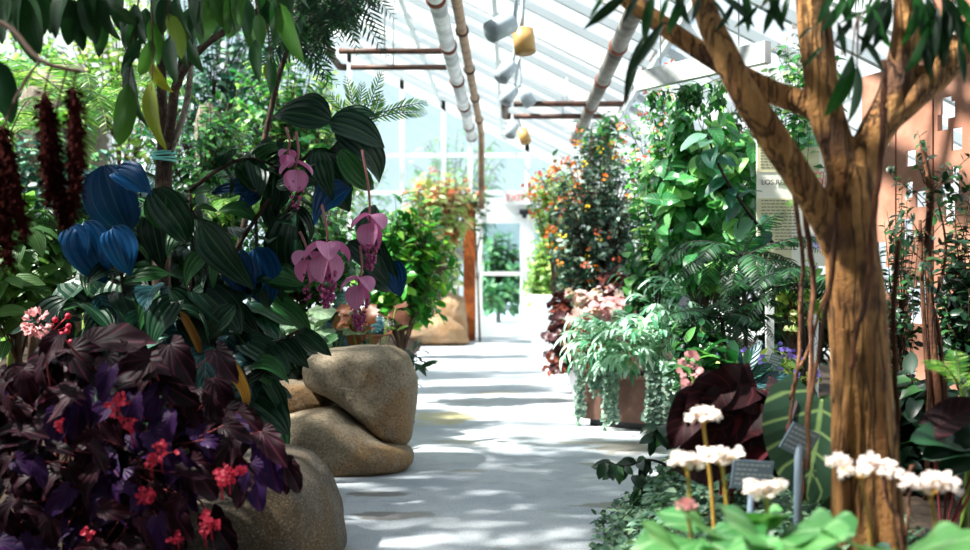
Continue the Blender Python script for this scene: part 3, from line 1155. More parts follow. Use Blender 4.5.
# rust coloured steel screen with square cut-outs
t = thing('steel_screen', 'tall rust coloured steel screen with square cut-outs behind the tree', 'screen', (1.9, 5.55, 0))
q0, q1 = A(1.88, 5.75, 0), A(2.25, 4.75, 0)
dirv = unit(q1 - q0)
Ltot = np.linalg.norm(q1 - q0) * 1.25
npan = 5
cuts_r = random.Random(5)
for k in range(npan):
    w_ = Ltot / npan - .012
    o = q0 + dirv * (k * Ltot / npan)
    z1 = [2.06, 2.28, 2.4, 2.45, 2.42][k]
    nx, nz = 11, int(z1 / .026)
    cell = np.ones((nx, nz), bool)
    for _ in range(15):
        i, j = cuts_r.randrange(1, nx - 4), cuts_r.randrange(8, nz - 5)
        a, b = cuts_r.choice([(3, 3), (4, 4), (3, 4), (4, 5), (2, 2), (3, 5), (2, 3)])
        cell[i:i + a, j:j + b] = False
    m = MB()
    nrm = A(-dirv[1], dirv[0], 0)
    for i in range(nx):
        j = 0
        while j < nz:
            if not cell[i, j]:
                j += 1
                continue
            j2 = j
            while j2 < nz and cell[i, j2]:
                j2 += 1
            obox(m, o + dirv * (i * w_ / nx), dirv, nrm, w_ / nx, .012, j * z1 / nz, j2 * z1 / nz)
            j = j2
    m.build('panel', M['rust'], t, smooth=False)
    m = MB()
    obox(m, o - dirv * .02 + nrm * .012, dirv, nrm, .03, .03, 0, z1)
    m.build('upright', M['rust'], t, smooth=False)

# white timber rail hung from the roof
b0, b1 = P(637, 82, 6.6), P(768, 55, 5.75)
b1[2] = b0[2]
t = thing('timber_rail', 'white timber rail with vine draped over it, left of the tree fork', 'rail', b0)
mb = MB()
beam(mb, b0, b1, .05, .115)
mb.build('rail_board', M['wood_gray'], t, smooth=False)
for f in (.2, .8):
    pp = b0 * (1 - f) + b1 * f
    mb = MB()
    beam(mb, pp + A(0, 0, .05), (pp[0], pp[1], ROOF(pp[0]) - .1), .008, .008, up=(0, 1, 0))
    mb.build('hanger', M['alu'], t)

# ------------------------------------------------------------------ rocks
boulder('boulder', 'upper tan boulder with flat top resting on the lower boulder by the path',
        [(304, 366), (314, 354), (332, 348), (360, 345), (392, 346), (407, 354), (417, 377), (416, 402), (410, 444), (396, 446), (378, 433), (352, 412), (328, 394), (306, 384)], 5.75, .30, M['boulder'], .045, .5, seed=1)
boulder('boulder', 'wide low tan boulder beside the path carrying the upper boulder',
        [(240, 440), (262, 421), (300, 410), (335, 406), (362, 424), (384, 441), (410, 446), (415, 458), (408, 469), (370, 474), (330, 481), (290, 490), (240, 480)], 5.6, .30, M['boulder'], .04, .5, seed=2)
boulder('boulder', 'flat tan stone wedged left of the upper boulder above the wide low one',
        [(238, 398), (262, 383), (285, 378), (312, 381), (338, 402), (332, 409), (300, 411), (262, 422), (240, 425)], 5.85, .26, M['boulder'], .04, .5, seed=3)
boulder('boulder', 'small flat stone at the back beneath the lobed grey green leaves',
        [(270, 380), (276, 367), (300, 366), (306, 374), (300, 382)], 6.15, .16, M['boulder'], .03, .5, seed=4)
boulder('boulder', 'dark grey boulder at the bottom left under the burgundy begonia',
        [(120, 600), (130, 540), (160, 500), (200, 470), (240, 453), (278, 450), (304, 458), (324, 480), (336, 508), (343, 545), (345, 590)], 3.85, .38, M['boulder_front'], .05, .55, seed=5)
boulder('boulder', 'low orange tan boulder beside the far end of the path', [(388, 346), (396, 326), (420, 317), (450, 317), (464, 328), (471, 345)], 17.2, .55, M['boulder_far'], .08, .55, seed=6)
boulder('boulder', 'upright orange tan boulder behind the low one near the wooden post', [(432, 330), (436, 300), (450, 291), (464, 298), (468, 330), (466, 346), (436, 346)], 17.9, .4, M['boulder_far'], .08, .55, seed=7)
boulder('boulder', 'pale boulder on the rockery behind the cycads at upper left', [(18, 240), (30, 110), (40, 78), (58, 68), (84, 66), (94, 84), (104, 240), (108, 352), (18, 352)], 9.6, .5, M['boulder_pale'], .05, .5, seed=8)
boulder('boulder', 'tall leaning pale grey stone among the shrubs behind the tied trunk', [(196, 110), (204, 100), (216, 104), (228, 138), (232, 200), (234, 372), (205, 372), (206, 180)], 9.2, .3, M['boulder_pale'], .04, .6, seed=9)
# ================================================================== leaf shapes
def var(prof, w, nseg, ncol, fold, droops, **k):
    return [leaf(prof, w, nseg, ncol, fold, d, seed=i, **k) for i, d in enumerate(droops)]


T = {
    'ov': var('ovate', .48, 4, 3, .3, (.1, .5, .9)),
    'ovs': var('ovate', .5, 3, 3, .3, (.1, .6)),
    'lan': var('lance', .3, 4, 3, .3, (.2, .6, 1.)),
    'lans': var('lance', .22, 3, 3, .2, (.0, .3)),
    'obov': var('obov', .42, 4, 3, .2, (.1, .4)),
    'rnd': var('round', .95, 3, 3, .15, (.1, .5)),
    'fig': var('ovate', .4, 8, 5, .3, (.2, .5, .8), wave=.015),
    'blu': var('acum', .6, 12, 9, .75, (.3, .7, 1.1), wave=.06),
    'med': var('acum', .5, 12, 7, .34, (.4, .9, 1.4), wave=.03),
    'heart': var('heart', .85, 10, 7, .2, (.3, .7, 1.1), wave=.03),
    'redl': var('heart', .75, 12, 9, .5, (.5, 1.0, 1.5), wave=.07),
    'vine': var('ovate', .56, 7, 5, .22, (.3, .7, 1.1), wave=.02),
    'lance_long': var('lance', .2, 9, 3, .35, (.1, .5, .9)),
    'pin': var('lance', .17, 3, 3, .15, (.1, .35)),
    'pinl': var('lance', .16, 5, 3, .2, (.4, .8, 1.1)),
    'berg': var('round', .95, 8, 7, .12, (.2, .5, .8), wave=.05),
    'lobed': var('round', .9, 9, 7, .15, (.4, .8), wave=.07, lobes=.22),
}
T['beg'] = [plan_uv(leaf('heart', .56, 10, 7, .38, d, wave=.05, lobes=.08, seed=s)) for s, d in enumerate((.4, .8, 1.1))]
T['bergp'] = [plan_uv(x) for x in T['berg']]
T['heartp'] = [plan_uv(x) for x in T['heart']]


def px_path(pts, Y, n=5):
    """smooth path through picture points; each (px, py) or (px, py, Y)"""
    return smooth_path([P(p[0], p[1], p[2] if len(p) > 2 else Y) for p in pts], n)


def stem_to(mb, pts, Y, r0, r1=None, sides=7, n=5):
    p = px_path(pts, Y, n)
    tube(mb, p, r0, r1, sides)
    return p


def dress(th, pts_list, lm_, Ts, k, size, name='leaves', droop=.3, face=(0, -.3, 1), t0=.1, jit=.4):
    m = MB()
    for p in pts_list:
        leaves_on(m, p, Ts, k, size, t0, None, droop, face, jit=jit)
    return m.build(name, lm_, th)


FACE = A(-.1, -.8, .75)

# ================================================================== LEFT: background shrubs
for nm, lab, px, py, Y, R, ntw, nl, Ts, sz, mt in (
    ('shrub', 'tall bright green shrub at the far left behind the cycads', 36, 95, 12.0, (.95, .8, 1.6), 80, 14, 'ovs', .15, 'l_bright'),
    ('shrub', 'tall yellow green shrub behind the tied trunk at upper left', 118, 60, 11.5, (1.1, .8, 1.3), 80, 14, 'ovs', .14, 'l_yg'),
    ('shrub', 'dense mid green shrub right of the tied trunk', 205, 170, 7.6, (.5, .45, .6), 150, 15, 'ovs', .08, 'l_mid'),
    ('shrub', 'tall cool green shrub above the leaning stone', 215, 60, 10.8, (1.0, .7, 1.2), 140, 14, 'ovs', .11, 'l_cool'),
    ('shrub', 'bright sunlit shrub behind the uppermost ribbed leaves', 283, 125, 9.4, (.62, .5, .85), 150, 16, 'ovs', .10, 'l_bright'),
    ('shrub', 'loose yellow green shrub in front of the white end wall', 325, 150, 13.8, (.75, .6, 1.0), 80, 14, 'ovs', .13, 'l_yg'),
    ('shrub', 'dark leafy shrub behind the sky-tinted leaves at lower left', 130, 250, 6.3, (.75, .4, .55), 90, 14, 'ov', .13, 'l_darkg'),
    ('shrub', 'light green shrub at the left edge beside the catkins', 14, 260, 5.4, (.35, .35, .45), 40, 9, 'ov', .17, 'l_light'),
    ('shrub', 'mid green shrub behind the pink hanging flowers', 300, 255, 7.2, (.5, .4, .5), 90, 14, 'ovs', .1, 'l_mid'),
    ('shrub', 'broad bluish green shrub at left edge behind the catkins', 30, 190, 8.8, (1.0, .5, .8), 90, 14, 'ovs', .12, 'l_cool'),
):
    bush(nm, lab, 'shrub', P(px, py, Y), R, ntw, nl, T[Ts], sz, M[mt], M['stem_brown'], tr=.03, sr=.007, droop=.25, group='shrubs in the left bed')

bush('glossy_shrub', 'rounded glossy green shrub between the pink flowers and the far rocks', 'shrub', P(402, 262, 8.6), (.47, .36, .58), 130, 14, T['obov'], .125,
     M['l_obov'], M['stem_brown'], tr=.03, droop=-.1, lift=.2, zmin=-.9)
bush('croton_shrub', 'variegated cream and red leaved shrub leaning on the orange post', 'shrub', P(440, 203, 17.6), (.62, .5, .72), 90, 9, T['ovs'], .2, M['l_var'], M['stem_brown'], tr=.04, sr=.012)
bush('yellow_shrub', 'low yellow green shrub behind the far orange rocks', 'shrub', P(432, 272, 18.6), (.6, .4, .55), 70, 12, T['ovs'], .16, M['l_yg'], M['stem_brown'], tr=.03)
bush('shrub', 'green shrub behind the variegated shrub, against the end wall', 'shrub', P(408, 235, 18.7), (.5, .3, .7), 60, 12, T['ovs'], .17, M['l_bright'], M['stem_brown'], tr=.03)
mb = MB()
th, ends, c = bush('red_vine', 'thin vine with red blooms around the top of the orange post', 'vine', P(474, 195, 18.0), (.28, .2, .3), 18, 6, T['ovs'], .13, M['l_mid'], M['stem_brown'], tr=.02,
                   base=(P(474, 0, 18.0)[0] + .1, 18.0, ground(P(474, 0, 18)[0] + .1, 18.0)))
for e in ends[:7]:
    m = MB()
    for q in rnd(5):
        ball(m, e + q * .035, .035, 6, 4)
    m.build('blossom', M['coralfl'], th)

# cycads with feather leaves at upper left
fern('cycad', 'sunlit green cycad with stiff feather leaves at upper left', 'cycad', P(84, 112, 6.6), 18, .8, T['pin'], 26, .13, M['l_cycad'], M['stem_green'], rise=(.45, 1.1), fall=(.5, 1.0), rr=.006)
fern('cycad', 'bluish shaded cycad below the sunlit one, left of the tied trunk', 'cycad', P(112, 190, 5.9), 13, .55, T['pin'], 26, .11, M['l_cycadblue'], M['stem_dark'], rise=(.3, .9), fall=(.6, 1.1), rr=.005)
fern('cycad', 'green cycad at the far left edge beside the dark catkins', 'cycad', P(10, 135, 6.9), 12, .7, T['pin'], 24, .13, M['l_cycad'], M['stem_green'], rise=(.4, 1.), fall=(.5, 1.), rr=.006)
fern('fern', 'bright green fern on the floor of the shrubs right of the tied trunk', 'fern', P(232, 205, 6.6), 14, .42, T['pin'], 22, .09, M['l_fernlit'], M['stem_green'], rise=(.3, .8), fall=(.5, 1.))

fern('fern', 'dark fern in the shade behind the sky-tinted leaves', 'fern', P(95, 215, 5.7), 14, .5, T['pin'], 24, .1, M['l_fern'], M['stem_dark'], rise=(.4, .9), fall=(.5, 1.))
fern('fern', 'dark green fern between the leaning stone and the uppermost pink flower', 'fern', P(255, 195, 6.9), 16, .5, T['pin'], 24, .1, M['l_fern'], M['stem_dark'], rise=(.4, .9), fall=(.5, 1.))

# feathery tree: drooping dark leaves at the top, lit sprays below
base = gp(-1.75, 6.1)
th = thing('feathery_tree', 'slender tree with dark feathery hanging leaves, top left of the pipes', 'tree', base)
st, fo = MB(), MB()
trunk = smooth_path([base, P(262, 150, 6.1), P(284, 60, 6.05), P(318, -20, 6.0), P(345, -70, 6.0)], 6)
tube(st, trunk, .02, .01, 8)
for k in range(34):
    a = trunk[rng.integers(len(trunk) - 8, len(trunk))]
    ex_ = rng.uniform(272, 366)
    e = P(ex_, rng.uniform(-50, 30 if ex_ < 318 else -6), rng.uniform(5.7, 6.3))
    br = twig(st, a, e, .006, .15, 4, 6)
    for j in range(5):
        s = br[rng.integers(2, 7)]
        d = A(rng.uniform(-.6, .6), rng.uniform(-.5, .3), -rng.uniform(.6, 1.1))
        L = rng.uniform(.2, .34)
        tt = np.linspace(0, 1, 8)[:, None]
        pp = s + d * L * tt + A(d[0] * .3, 0, -.15) * L * tt * tt
        tube(st, pp, .0025, .001, 3)
        pin_along(fo, pp, T['pin'], 13, .085, .8, .3, .05, .1, up=A(.2, -1, .2))
fo.build('foliage', M['l_fern'], th)
fo = MB()
for bx, by, tx, ty in ((352, 135, 347, 78), (352, 138, 382, 72), (350, 140, 362, 84), (366, 118, 428, 102), (366, 120, 425, 112), (356, 140, 330, 95), (362, 135, 380, 95)):
    pp = px_path([(bx, by), ((bx + tx) / 2 + 3, (by + ty) / 2 - 3), (tx, ty)], 5.4, 4)
    tube(st, pp, .003, .0015, 4)
    pin_along(fo, pp, T['pin'], 15, .062, .7, .35, .12, .05, up=A(.1, -1, .3))
pp = px_path([(262, 175, 6.1), (300, 160, 5.6), (340, 150, 5.4), (356, 135, 5.4)], 5.4)
tube(st, pp, .012, .005, 6)
fo.build('young_leaves', M['l_cycad'], th)
st.build('trunk', M['bark_dark'], th)

# ------------------------------------------------------------------ tied fig tree
base = gp(P(160, 0, 5.0)[0], 5.0)
th = thing('fig_tree', 'young fig tree with forked trunk bound by pale twine, leaves hanging at top left', 'tree', base)
tr = MB()
tube(tr, smooth_path([base - A(0, 0, .03), P(161, 300, 5.0), P(163, 220, 5.0), P(164, 165, 5.0), P(165, 150, 5.0)], 6), .045, .036, 12)
f1 = smooth_path([P(163, 165, 5.0), P(162, 110, 4.95), P(161, 60, 4.9), P(157, 0, 4.8), P(150, -80, 4.6)], 6)
f2 = smooth_path([P(165, 162, 4.98), P(171, 120, 4.9), P(178, 80, 4.8), P(205, 45, 4.6), P(245, 20, 4.4), P(300, -20, 4.2)], 6)
f4 = smooth_path([P(178, 85, 4.8), P(186, 40, 4.7), P(195, 0, 4.5), P(200, -70, 4.3)], 6)
tube(tr, f1, .026, .016, 9)
tube(tr, f2, .026, .010, 9)
tube(tr, f4, .018, .012, 9)
tr.build('trunk', M['bark_dark'], th)
m = MB()
f3 = smooth_path([P(167, 160, 4.97), P(177, 135, 4.95), P(186, 105, 4.95), P(190, 75, 4.9), P(192, 30, 4.8), P(188, -40, 4.7)], 6)
tube(m, f3, .016, .012, 9)
o = m.build('pale_branch', M['bark_pale'], th)
o['label'] = 'pale grey bare branch'
m = MB()
for dz in (-.012, 0, .012, .02):
    ring = [P(164, 157, 4.98) + A(.05 * math.cos(q), .05 * math.sin(q), dz + .006 * math.sin(q + dz * 90)) for q in np.linspace(0, 6.283, 19)]
    tube(m, ring, .0055, sides=6, cap=False)
o = m.build('twine', M['cyan'], th)
o['label'] = 'pale turquoise twine'
st, fo, sh_, old_ = MB(), MB(), MB(), MB()
# hanging twigs seen in the picture: (points), leaf tips
hang = [
    ([(60, -60), (70, -20), (75, 5)], 3.1), ([(15, -60), (18, -30), (22, -5)], 3.0), ([(100, -60), (96, -25), (98, -2)], 3.1),
    ([(150, -70), (140, -10), (132, 50), (128, 84)], 3.5), ([(140, -60), (150, -10), (153, 40), (152, 90)], 3.4),
    ([(175, -60), (172, -20), (168, 10), (170, 38)], 3.3), ([(195, -60), (205, -30), (207, 0)], 3.3), ([(225, -60), (226, -30), (232, -6)], 3.3),
    ([(240, -60), (250, -30), (256, 0), (258, 30)], 3.3), ([(262, -60), (272, -20), (280, 8)], 3.4), ([(255, -10), (266, 20), (270, 48), (272, 62)], 3.6),
    ([(110, -50), (118, -12), (124, 10)], 3.6), ([(185, -30), (190, 10), (188, 40)], 3.7), ([(90, -50), (100, 10)], 3.9), ([(44, -50), (47, -12)], 3.2)]
lvs = [  # base, tip, Y, width factor
    (75, 0, 66, 46, 3.1, 1.2), (66, -12, 50, 36, 3.1, 1.1), (22, -8, 36, 52, 3.0, 1.2), (18, -14, 10, 40, 3.0, 1.1), (98, -6, 108, 34, 3.1, 1.1), (92, -12, 86, 26, 3.1, 1.),
    (46, -14, 58, 30, 3.2, 1.), (136, 22, 112, 52, 3.5, 1.), (131, 60, 129, 128, 3.5, .85), (132, 56, 117, 74, 3.5, 1.), (140, 15, 128, 48, 3.5, 1.), (146, 8, 142, 46, 3.5, 1.), (152, 80, 149, 150, 3.4, .75),
    (152, 62, 162, 96, 3.4, 1.), (170, 36, 172, 84, 3.3, 1.1), (168, 14, 188, 58, 3.3, 1.), (168, -4, 158, 34, 3.3, 1.1), (207, -6, 207, 48, 3.3, 1.1), (200, -12, 190, 34, 3.3, 1.1),
    (232, -8, 238, 40, 3.3, 1.2), (226, -20, 222, 30, 3.3, 1.), (257, 38, 256, 82, 3.3, 1.), (258, 14, 262, 46, 3.3, 1.), (280, 4, 298, 62, 3.4, .9), (276, -4, 285, 44, 3.4, 1.1), (270, 60, 274, 92, 3.6, .9),
    (266, 64, 268, 84, 3.6, .9), (272, -10, 260, 30, 3.4, 1.), (124, 8, 132, 52, 3.6, 1.), (118, -6, 112, 34, 3.6, 1.), (188, 36, 196, 72, 3.7, 1.), (190, 8, 182, 50, 3.7, 1.),
    (152, 40, 140, 82, 3.4, .8), (150, 20, 160, 64, 3.4, .9), (128, 84, 122, 152, 3.5, .8), (100, 4, 92, 34, 3.9, .8), (102, 8, 112, 40, 3.9, .9), (245, -10, 236, 24, 3.3, 1.), (215, 0, 220, 36, 3.5, .9),
    (30, -10, 44, 40, 3.15, 1.1), (8, -14, -4, 44, 3.0, 1.1), (58, -16, 74, 30, 3.2, 1.), (84, -12, 96, 44, 3.1, 1.), (104, -10, 118, 26, 3.3, 1.), (22, 0, 24, 64, 3.05, 1.), (74, 8, 82, 46, 3.15, 1.), (96, 0, 104, 54, 3.2, .9),
    (122, -12, 108, 24, 3.5, 1.), (134, 4, 142, 44, 3.5, 1.), (160, -8, 150, 40, 3.4, 1.), (176, -6, 180, 42, 3.4, 1.), (196, -10, 204, 30, 3.35, 1.), (214, -12, 228, 34, 3.3, 1.), (236, -14, 252, 36, 3.35, 1.), (262, -10, 272, 34, 3.4, 1.), (250, 2, 246, 46, 3.4, .9),
    (140, 40, 122, 70, 3.5, .9), (182, 30, 176, 66, 3.6, .9), (198, 4, 190, 44, 3.5, 1.), (128, 20, 134, 62, 3.55, .9)]
for pts, Y in hang:
    stem_to(st, pts, Y, .004, .002, 5)
for bx, by, tx, ty, Y, w_ in lvs:
    t_ = T['fig'][rng.integers(3)]
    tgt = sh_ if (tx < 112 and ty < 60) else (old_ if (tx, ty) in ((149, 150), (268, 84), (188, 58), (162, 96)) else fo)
    one_leaf(tgt, t_, P(bx, by, Y), P(tx, ty, Y - rng.uniform(-.03, .04)), A(rng.uniform(-.8, .8), -1, rng.uniform(-.1, .5)), w_ * .95)
# crown above the picture, high over the left bed
for k in range(150):
    s = [f1[-1], f2[-1], f4[-1], f3[-1]][rng.integers(4)]
    e = A(rng.uniform(-3.3, -.8), rng.uniform(2.3, 6.4), rng.uniform(1.9, 3.2))
    if (e[2] - H) / e[1] * F < 300:
        e[2] = H + 315 / F * e[1] + rng.uniform(0, .4)
    pp = twig(st, s, e, .006, .1, 4, 6)
    leaves_on(fo, pp, T['fig'], 13, .17, .35, None, .7)
fo.build('foliage', M['l_fig'], th)
sh_.build('leaves', M['l_figshade'], th)['label'] = 'top corner leaves with shade painted into their green'
old_.build('leaves', M['l_figold'], th)['label'] = 'yellowing old leaves'
st.build('twig', M['stem_brown'], th)

# ------------------------------------------------------------------ medinilla
base = gp(P(150, 0, 4.6)[0], 4.6)
th = thing('medinilla_shrub', 'large shrub with big ribbed dark leaves and hanging pink flowers', 'shrub', base)
st = MB()
Ym = 4.5
main = [
    [(150, 560, 4.6), (170, 470, 4.6), (185, 390), (205, 310), (245, 235), (285, 180), (312, 150)],
    [(190, 370), (240, 300), (275, 235), (310, 175), (340, 140)],
    [(165, 470, 4.6), (140, 380), (125, 300), (118, 240)],
    [(178, 420, 4.6), (220, 380), (262, 350), (300, 330)],
    [(205, 310), (240, 290), (290, 270), (350, 245), (372, 238)],
    [(190, 190, 4.6), (215, 172), (240, 160), (262, 161), (285, 172)],
    [(190, 300), (193, 240, 4.6), (190, 190, 4.6)],
    [(150, 500, 4.6), (100, 420), (70, 350), (55, 300)],
]
paths = [stem_to(st, m_, Ym, .016 if i < 4 else .010, .006, 8) for i, m_ in enumerate(main)]
st.build('stem', M['bark_dark'], th)
fo, bl, tl = MB(), MB(), MB()
big = [  # base x,y  tip x,y  width  list
    (332, 122, 268, 96, 1.15, 'm'), (328, 118, 300, 92, 1.2, 'm'), (330, 122, 386, 128, 1.25, 'm'), (338, 118, 372, 100, 1.0, 'm'), (335, 130, 388, 152, .95, 'm'), (312, 150, 352, 208, 1.05, 'm'), (318, 150, 330, 198, .95, 'm'),
    (306, 150, 268, 148, 1.0, 'l'), (300, 152, 276, 178, 1.0, 'm'), (352, 188, 304, 212, 1.0, 'b'),
    (296, 212, 262, 272, 1.0, 'm'), (290, 215, 305, 258, .9, 'm'), (200, 222, 246, 290, .9, 'm'), (196, 220, 232, 262, .8, 'm'), (150, 214, 163, 268, 1.1, 'm'),
    (104, 166, 118, 228, .95, 'b'), (116, 170, 150, 190, 1.0, 'b'), (84, 222, 98, 282, 1.05, 'b'), (112, 228, 130, 270, 1.0, 'b'), (72, 226, 82, 262, 1.0, 'b'),
    (152, 190, 186, 228, 1.0, 'm'), (160, 188, 150, 222, 1.0, 'm'), (262, 196, 212, 186, .9, 'b'), (262, 198, 232, 206, .8, 'b'), (255, 248, 268, 306, 1.0, 'b'), (240, 250, 246, 300, 1., 'b'),
    (348, 243, 396, 276, .9, 'm'), (372, 240, 384, 292, .9, 'm'), (392, 262, 399, 294, 1.0, 'b'), (192, 372, 246, 392, 1.4, 't'), (186, 350, 215, 372, 1.3, 't'), (235, 352, 226, 400, 1.4, 't'),
    (262, 372, 292, 414, .7, 'm'), (258, 360, 248, 402, .9, 't'), (214, 300, 262, 330, 1., 'm'), (235, 305, 200, 335, 1., 'm'), (170, 290, 205, 325, 1., 'm'), (160, 290, 128, 330, 1.1, 'm'), (120, 300, 70, 312, 1., 'm'), (120, 310, 90, 345, 1., 't'),
    (66, 300, 20, 322, 1., 'm'), (60, 310, 66, 352, 1., 'm'), (210, 250, 170, 280, .9, 'm'), (225, 240, 205, 285, .9, 'm'), (290, 180, 250, 222, .8, 'm'), (270, 300, 316, 322, .9, 'm'),
    (276, 186, 318, 178, .8, 'm'), (340, 150, 362, 186, .8, 'm'), (330, 240, 298, 268, .8, 'm'), (150, 330, 110, 362, 1.2, 't'), (165, 330, 196, 352, 1., 't'), (300, 330, 330, 352, .8, 'm')]
for bx, by, tx, ty, w_, k in big:
    Y = Ym + rng.uniform(-.18, .12)
    t_ = T['med'][rng.integers(3)]
    f_ = A(rng.uniform(-.5, .3), -1, rng.uniform(.15, 1.0))
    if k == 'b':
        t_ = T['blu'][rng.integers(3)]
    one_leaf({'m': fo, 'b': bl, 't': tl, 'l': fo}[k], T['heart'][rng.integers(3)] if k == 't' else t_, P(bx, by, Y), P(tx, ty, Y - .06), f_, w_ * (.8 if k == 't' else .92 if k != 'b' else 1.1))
for p in paths:
    leaves_on(fo, p, T['med'], 13, .19, .3, None, .3, (-.1, -.5, .8), jit=.5)
for k in range(95):
    x, y = rng.uniform(70, 262), rng.uniform(275, 425)
    b = P(x, y, rng.uniform(4.35, 4.9))
    d = A(rng.normal() * .8, -.4, rng.uniform(-.9, .3))
    scatter([fo, fo, tl][k % 3], T['med'] if k % 3 else T['heart'], [b], [d], [A(rng.normal() * .4, -.6, 1)], rng.uniform(.16, .26))
fo.build('foliage', M['l_med'], th)
o = bl.build('leaves', M['l_skytint'], th)
o['label'] = 'ribbed leaves with blue sky reflection painted in'
o = tl.build('leaves', M['l_teal'], th)
o['label'] = 'teal heart shaped leaves'
m = MB()
one_leaf(m, T['med'][2], P(207, 352, 4.25), P(262, 388, 4.2), A(.2, -.7, .8), .38)
one_leaf(m, T['med'][1], P(180, 312, 4.3), P(208, 356, 4.25), A(.4, -.9, .3), .32)
o = m.build('withered_leaf', M['l_yell'], th)
o['label'] = 'withered yellow brown leaves'


def medinilla_flower(px, py, topx, topy, s, Y, nb, berries, lean=0.):
    """stalk from (topx, topy) down to the flower centre; bracts in tiers over a hanging cluster of berries"""
    c = P(px, py, Y)
    k = s / F * Y
    m = MB()
    tube(m, smooth_path([P(topx, topy, Y + .03), (P(topx, topy, Y) + c) / 2 + A(.01, 0, 0), c + A(0, 0, .3 * k), c - A(0, 0, .3 * k)], 5), .0055, .004, 7)
    fl = m.build('flower_stalk', M['stem_pink'], th)
    for i in range(nb):
        a = -math.pi / 2 + (i - (nb - 1) / 2) * (2 * math.pi / nb) + .25
        tier = i % 2
        hd = A(math.cos(a), math.sin(a), 0)
        b = c + A(0, 0, (.42 if tier else .1) * k) + hd * .03 * k
        d = hd * (1.25 if tier else .6) + A(lean, 0, -.45 if tier else -1.0)
        m = MB()
        t_ = leaf('ovate', .82, 9, 7, .42, .55, seed=i)
        scatter(m, [t_], [b], [d], [hd + A(0, 0, .7)], k * (.92 if tier else 1.0))
        m.build('bract', M['pink'], fl)
    if berries:
        m = MB()
        for j in range(berries):
            t = rng.random() ** .7
            q = rnd(1)[0] * A(1, 1, .2)
            rr = .32 * (1 - t) ** .55 + .05
            ball(m, c + A(0, 0, -(.45 + t * 1.15) * k) + q * rr * k, .062 * k * rng.uniform(.8, 1.2), 6, 4)
        m.build('berry_cluster', M['berry'], fl)


medinilla_flower(370, 226, 362, 150, 27, 4.3, 6, 70, .1)
medinilla_flower(327, 256, 322, 205, 32, 4.2, 7, 80)
medinilla_flower(308, 262, 300, 232, 24, 4.25, 4, 12, -.1)
medinilla_flower(359, 288, 360, 246, 26, 4.25, 6, 60)
medinilla_flower(296, 172, 296, 132, 23, 4.1, 5, 24)
medinilla_flower(288, 156, 286, 128, 14, 4.12, 4, 0, -.2)

# lobed grey-green plants and dry leaves behind the boulders
for lab, px, py, Y, mt, n_, sz in (
    ('pale grey green lobed plant on the bed just behind the upper boulder', 322, 328, 6.35, 'l_grayg', 15, .17),
    ('pale lobed plant beside the small flat stone, left of the upper boulder', 286, 340, 6.5, 'l_grayg', 13, .16),
    ('reddish brown leaved plant below the rightmost pink flower', 372, 320, 6.5, 'l_brown', 16, .12),
    ('teal leaved low plant behind the lobed pale plants', 345, 312, 6.8, 'l_teal', 15, .17)):
    c = P(px, py, Y)
    b = gp(c[0], Y)
    t_ = thing('lobed_plant', lab, 'plant', b)
    f_, s_ = MB(), MB()
    for k in range(n_):
        e = c + A(rng.uniform(-.16, .16), rng.uniform(-.15, .12), rng.uniform(-.12, .1))
        tube(s_, smooth_path([b, (b + e) / 2 + A(0, 0, .05), e], 4), .004, .003, 4)
        scatter(f_, T['lobed'], [e], [A(rng.normal() * .7, -.6, rng.uniform(-.5, .3))], [A(rng.normal() * .3, -.6, 1)], sz * rng.uniform(.7, 1.2))
    f_.build('leaves', M[mt], t_)
    s_.build('stem', M['stem_green'], t_)
c = P(270, 338, 6.3)
t_ = thing('violet_flower', 'small violet flower behind the left end of the stacked boulders', 'flower', gp(c[0], 6.3))
m = MB()
tube(m, smooth_path([gp(c[0], 6.3), c], 3), .004, .003, 5)
m.build('stem', M['stem_green'], t_)
m = MB()
for q in rnd(14):
    scatter(m, T['obov'], [c], [q], [A(0, -1, .5)], .04)
m.build('petals', M['violetfl'], t_)
bush('dark_sprig', 'small dark green sprig at the right foot of the upper boulder', 'plant', P(414, 360, 7.4), (.1, .1, .1), 10, 4, T['lan'], .12, M['l_darkg'], M['stem_dark'], tr=.004, sr=.003)
bush('underplanting', 'low dark plants along the bed behind the stacked boulders', 'plant', P(225, 362, 6.0), (.7, .35, .22), 60, 9, T['ov'], .15, M['l_darkg'], M['stem_dark'], tr=.01)

# round pink flower head at the left
c = P(38, 323, 4.0)
b = gp(c[0] + .1, 4.1)
t_ = thing('pink_flower', 'round pink flower head at the left edge above the burgundy begonia', 'flower', b)
m = MB()
tube(m, smooth_path([b, (b + c) / 2 + A(.06, 0, 0), c - A(0, 0, .03)], 4), .007, .005, 6)
m.build('stem', M['stem_brown'], t_)
m = MB()
for q in rnd(70):
    q[1] = -abs(q[1])
    scatter(m, T['obov'], [c + q * .035], [q + rng.normal(size=3) * .5], [A(0, -1, .6)], .03)
m.build('petals', M['pinkfl'], t_)
m = MB()
for k in range(7):
    e = P(62 + rng.uniform(-8, 10), 330 + rng.uniform(-14, 14), 4.02)
    ball(m, e, .012, 6, 5)
    tube(m, [e, c + A(.03, .03, -.04)], .002, .002, 4)
m.build('buds', M['redfl'], t_)

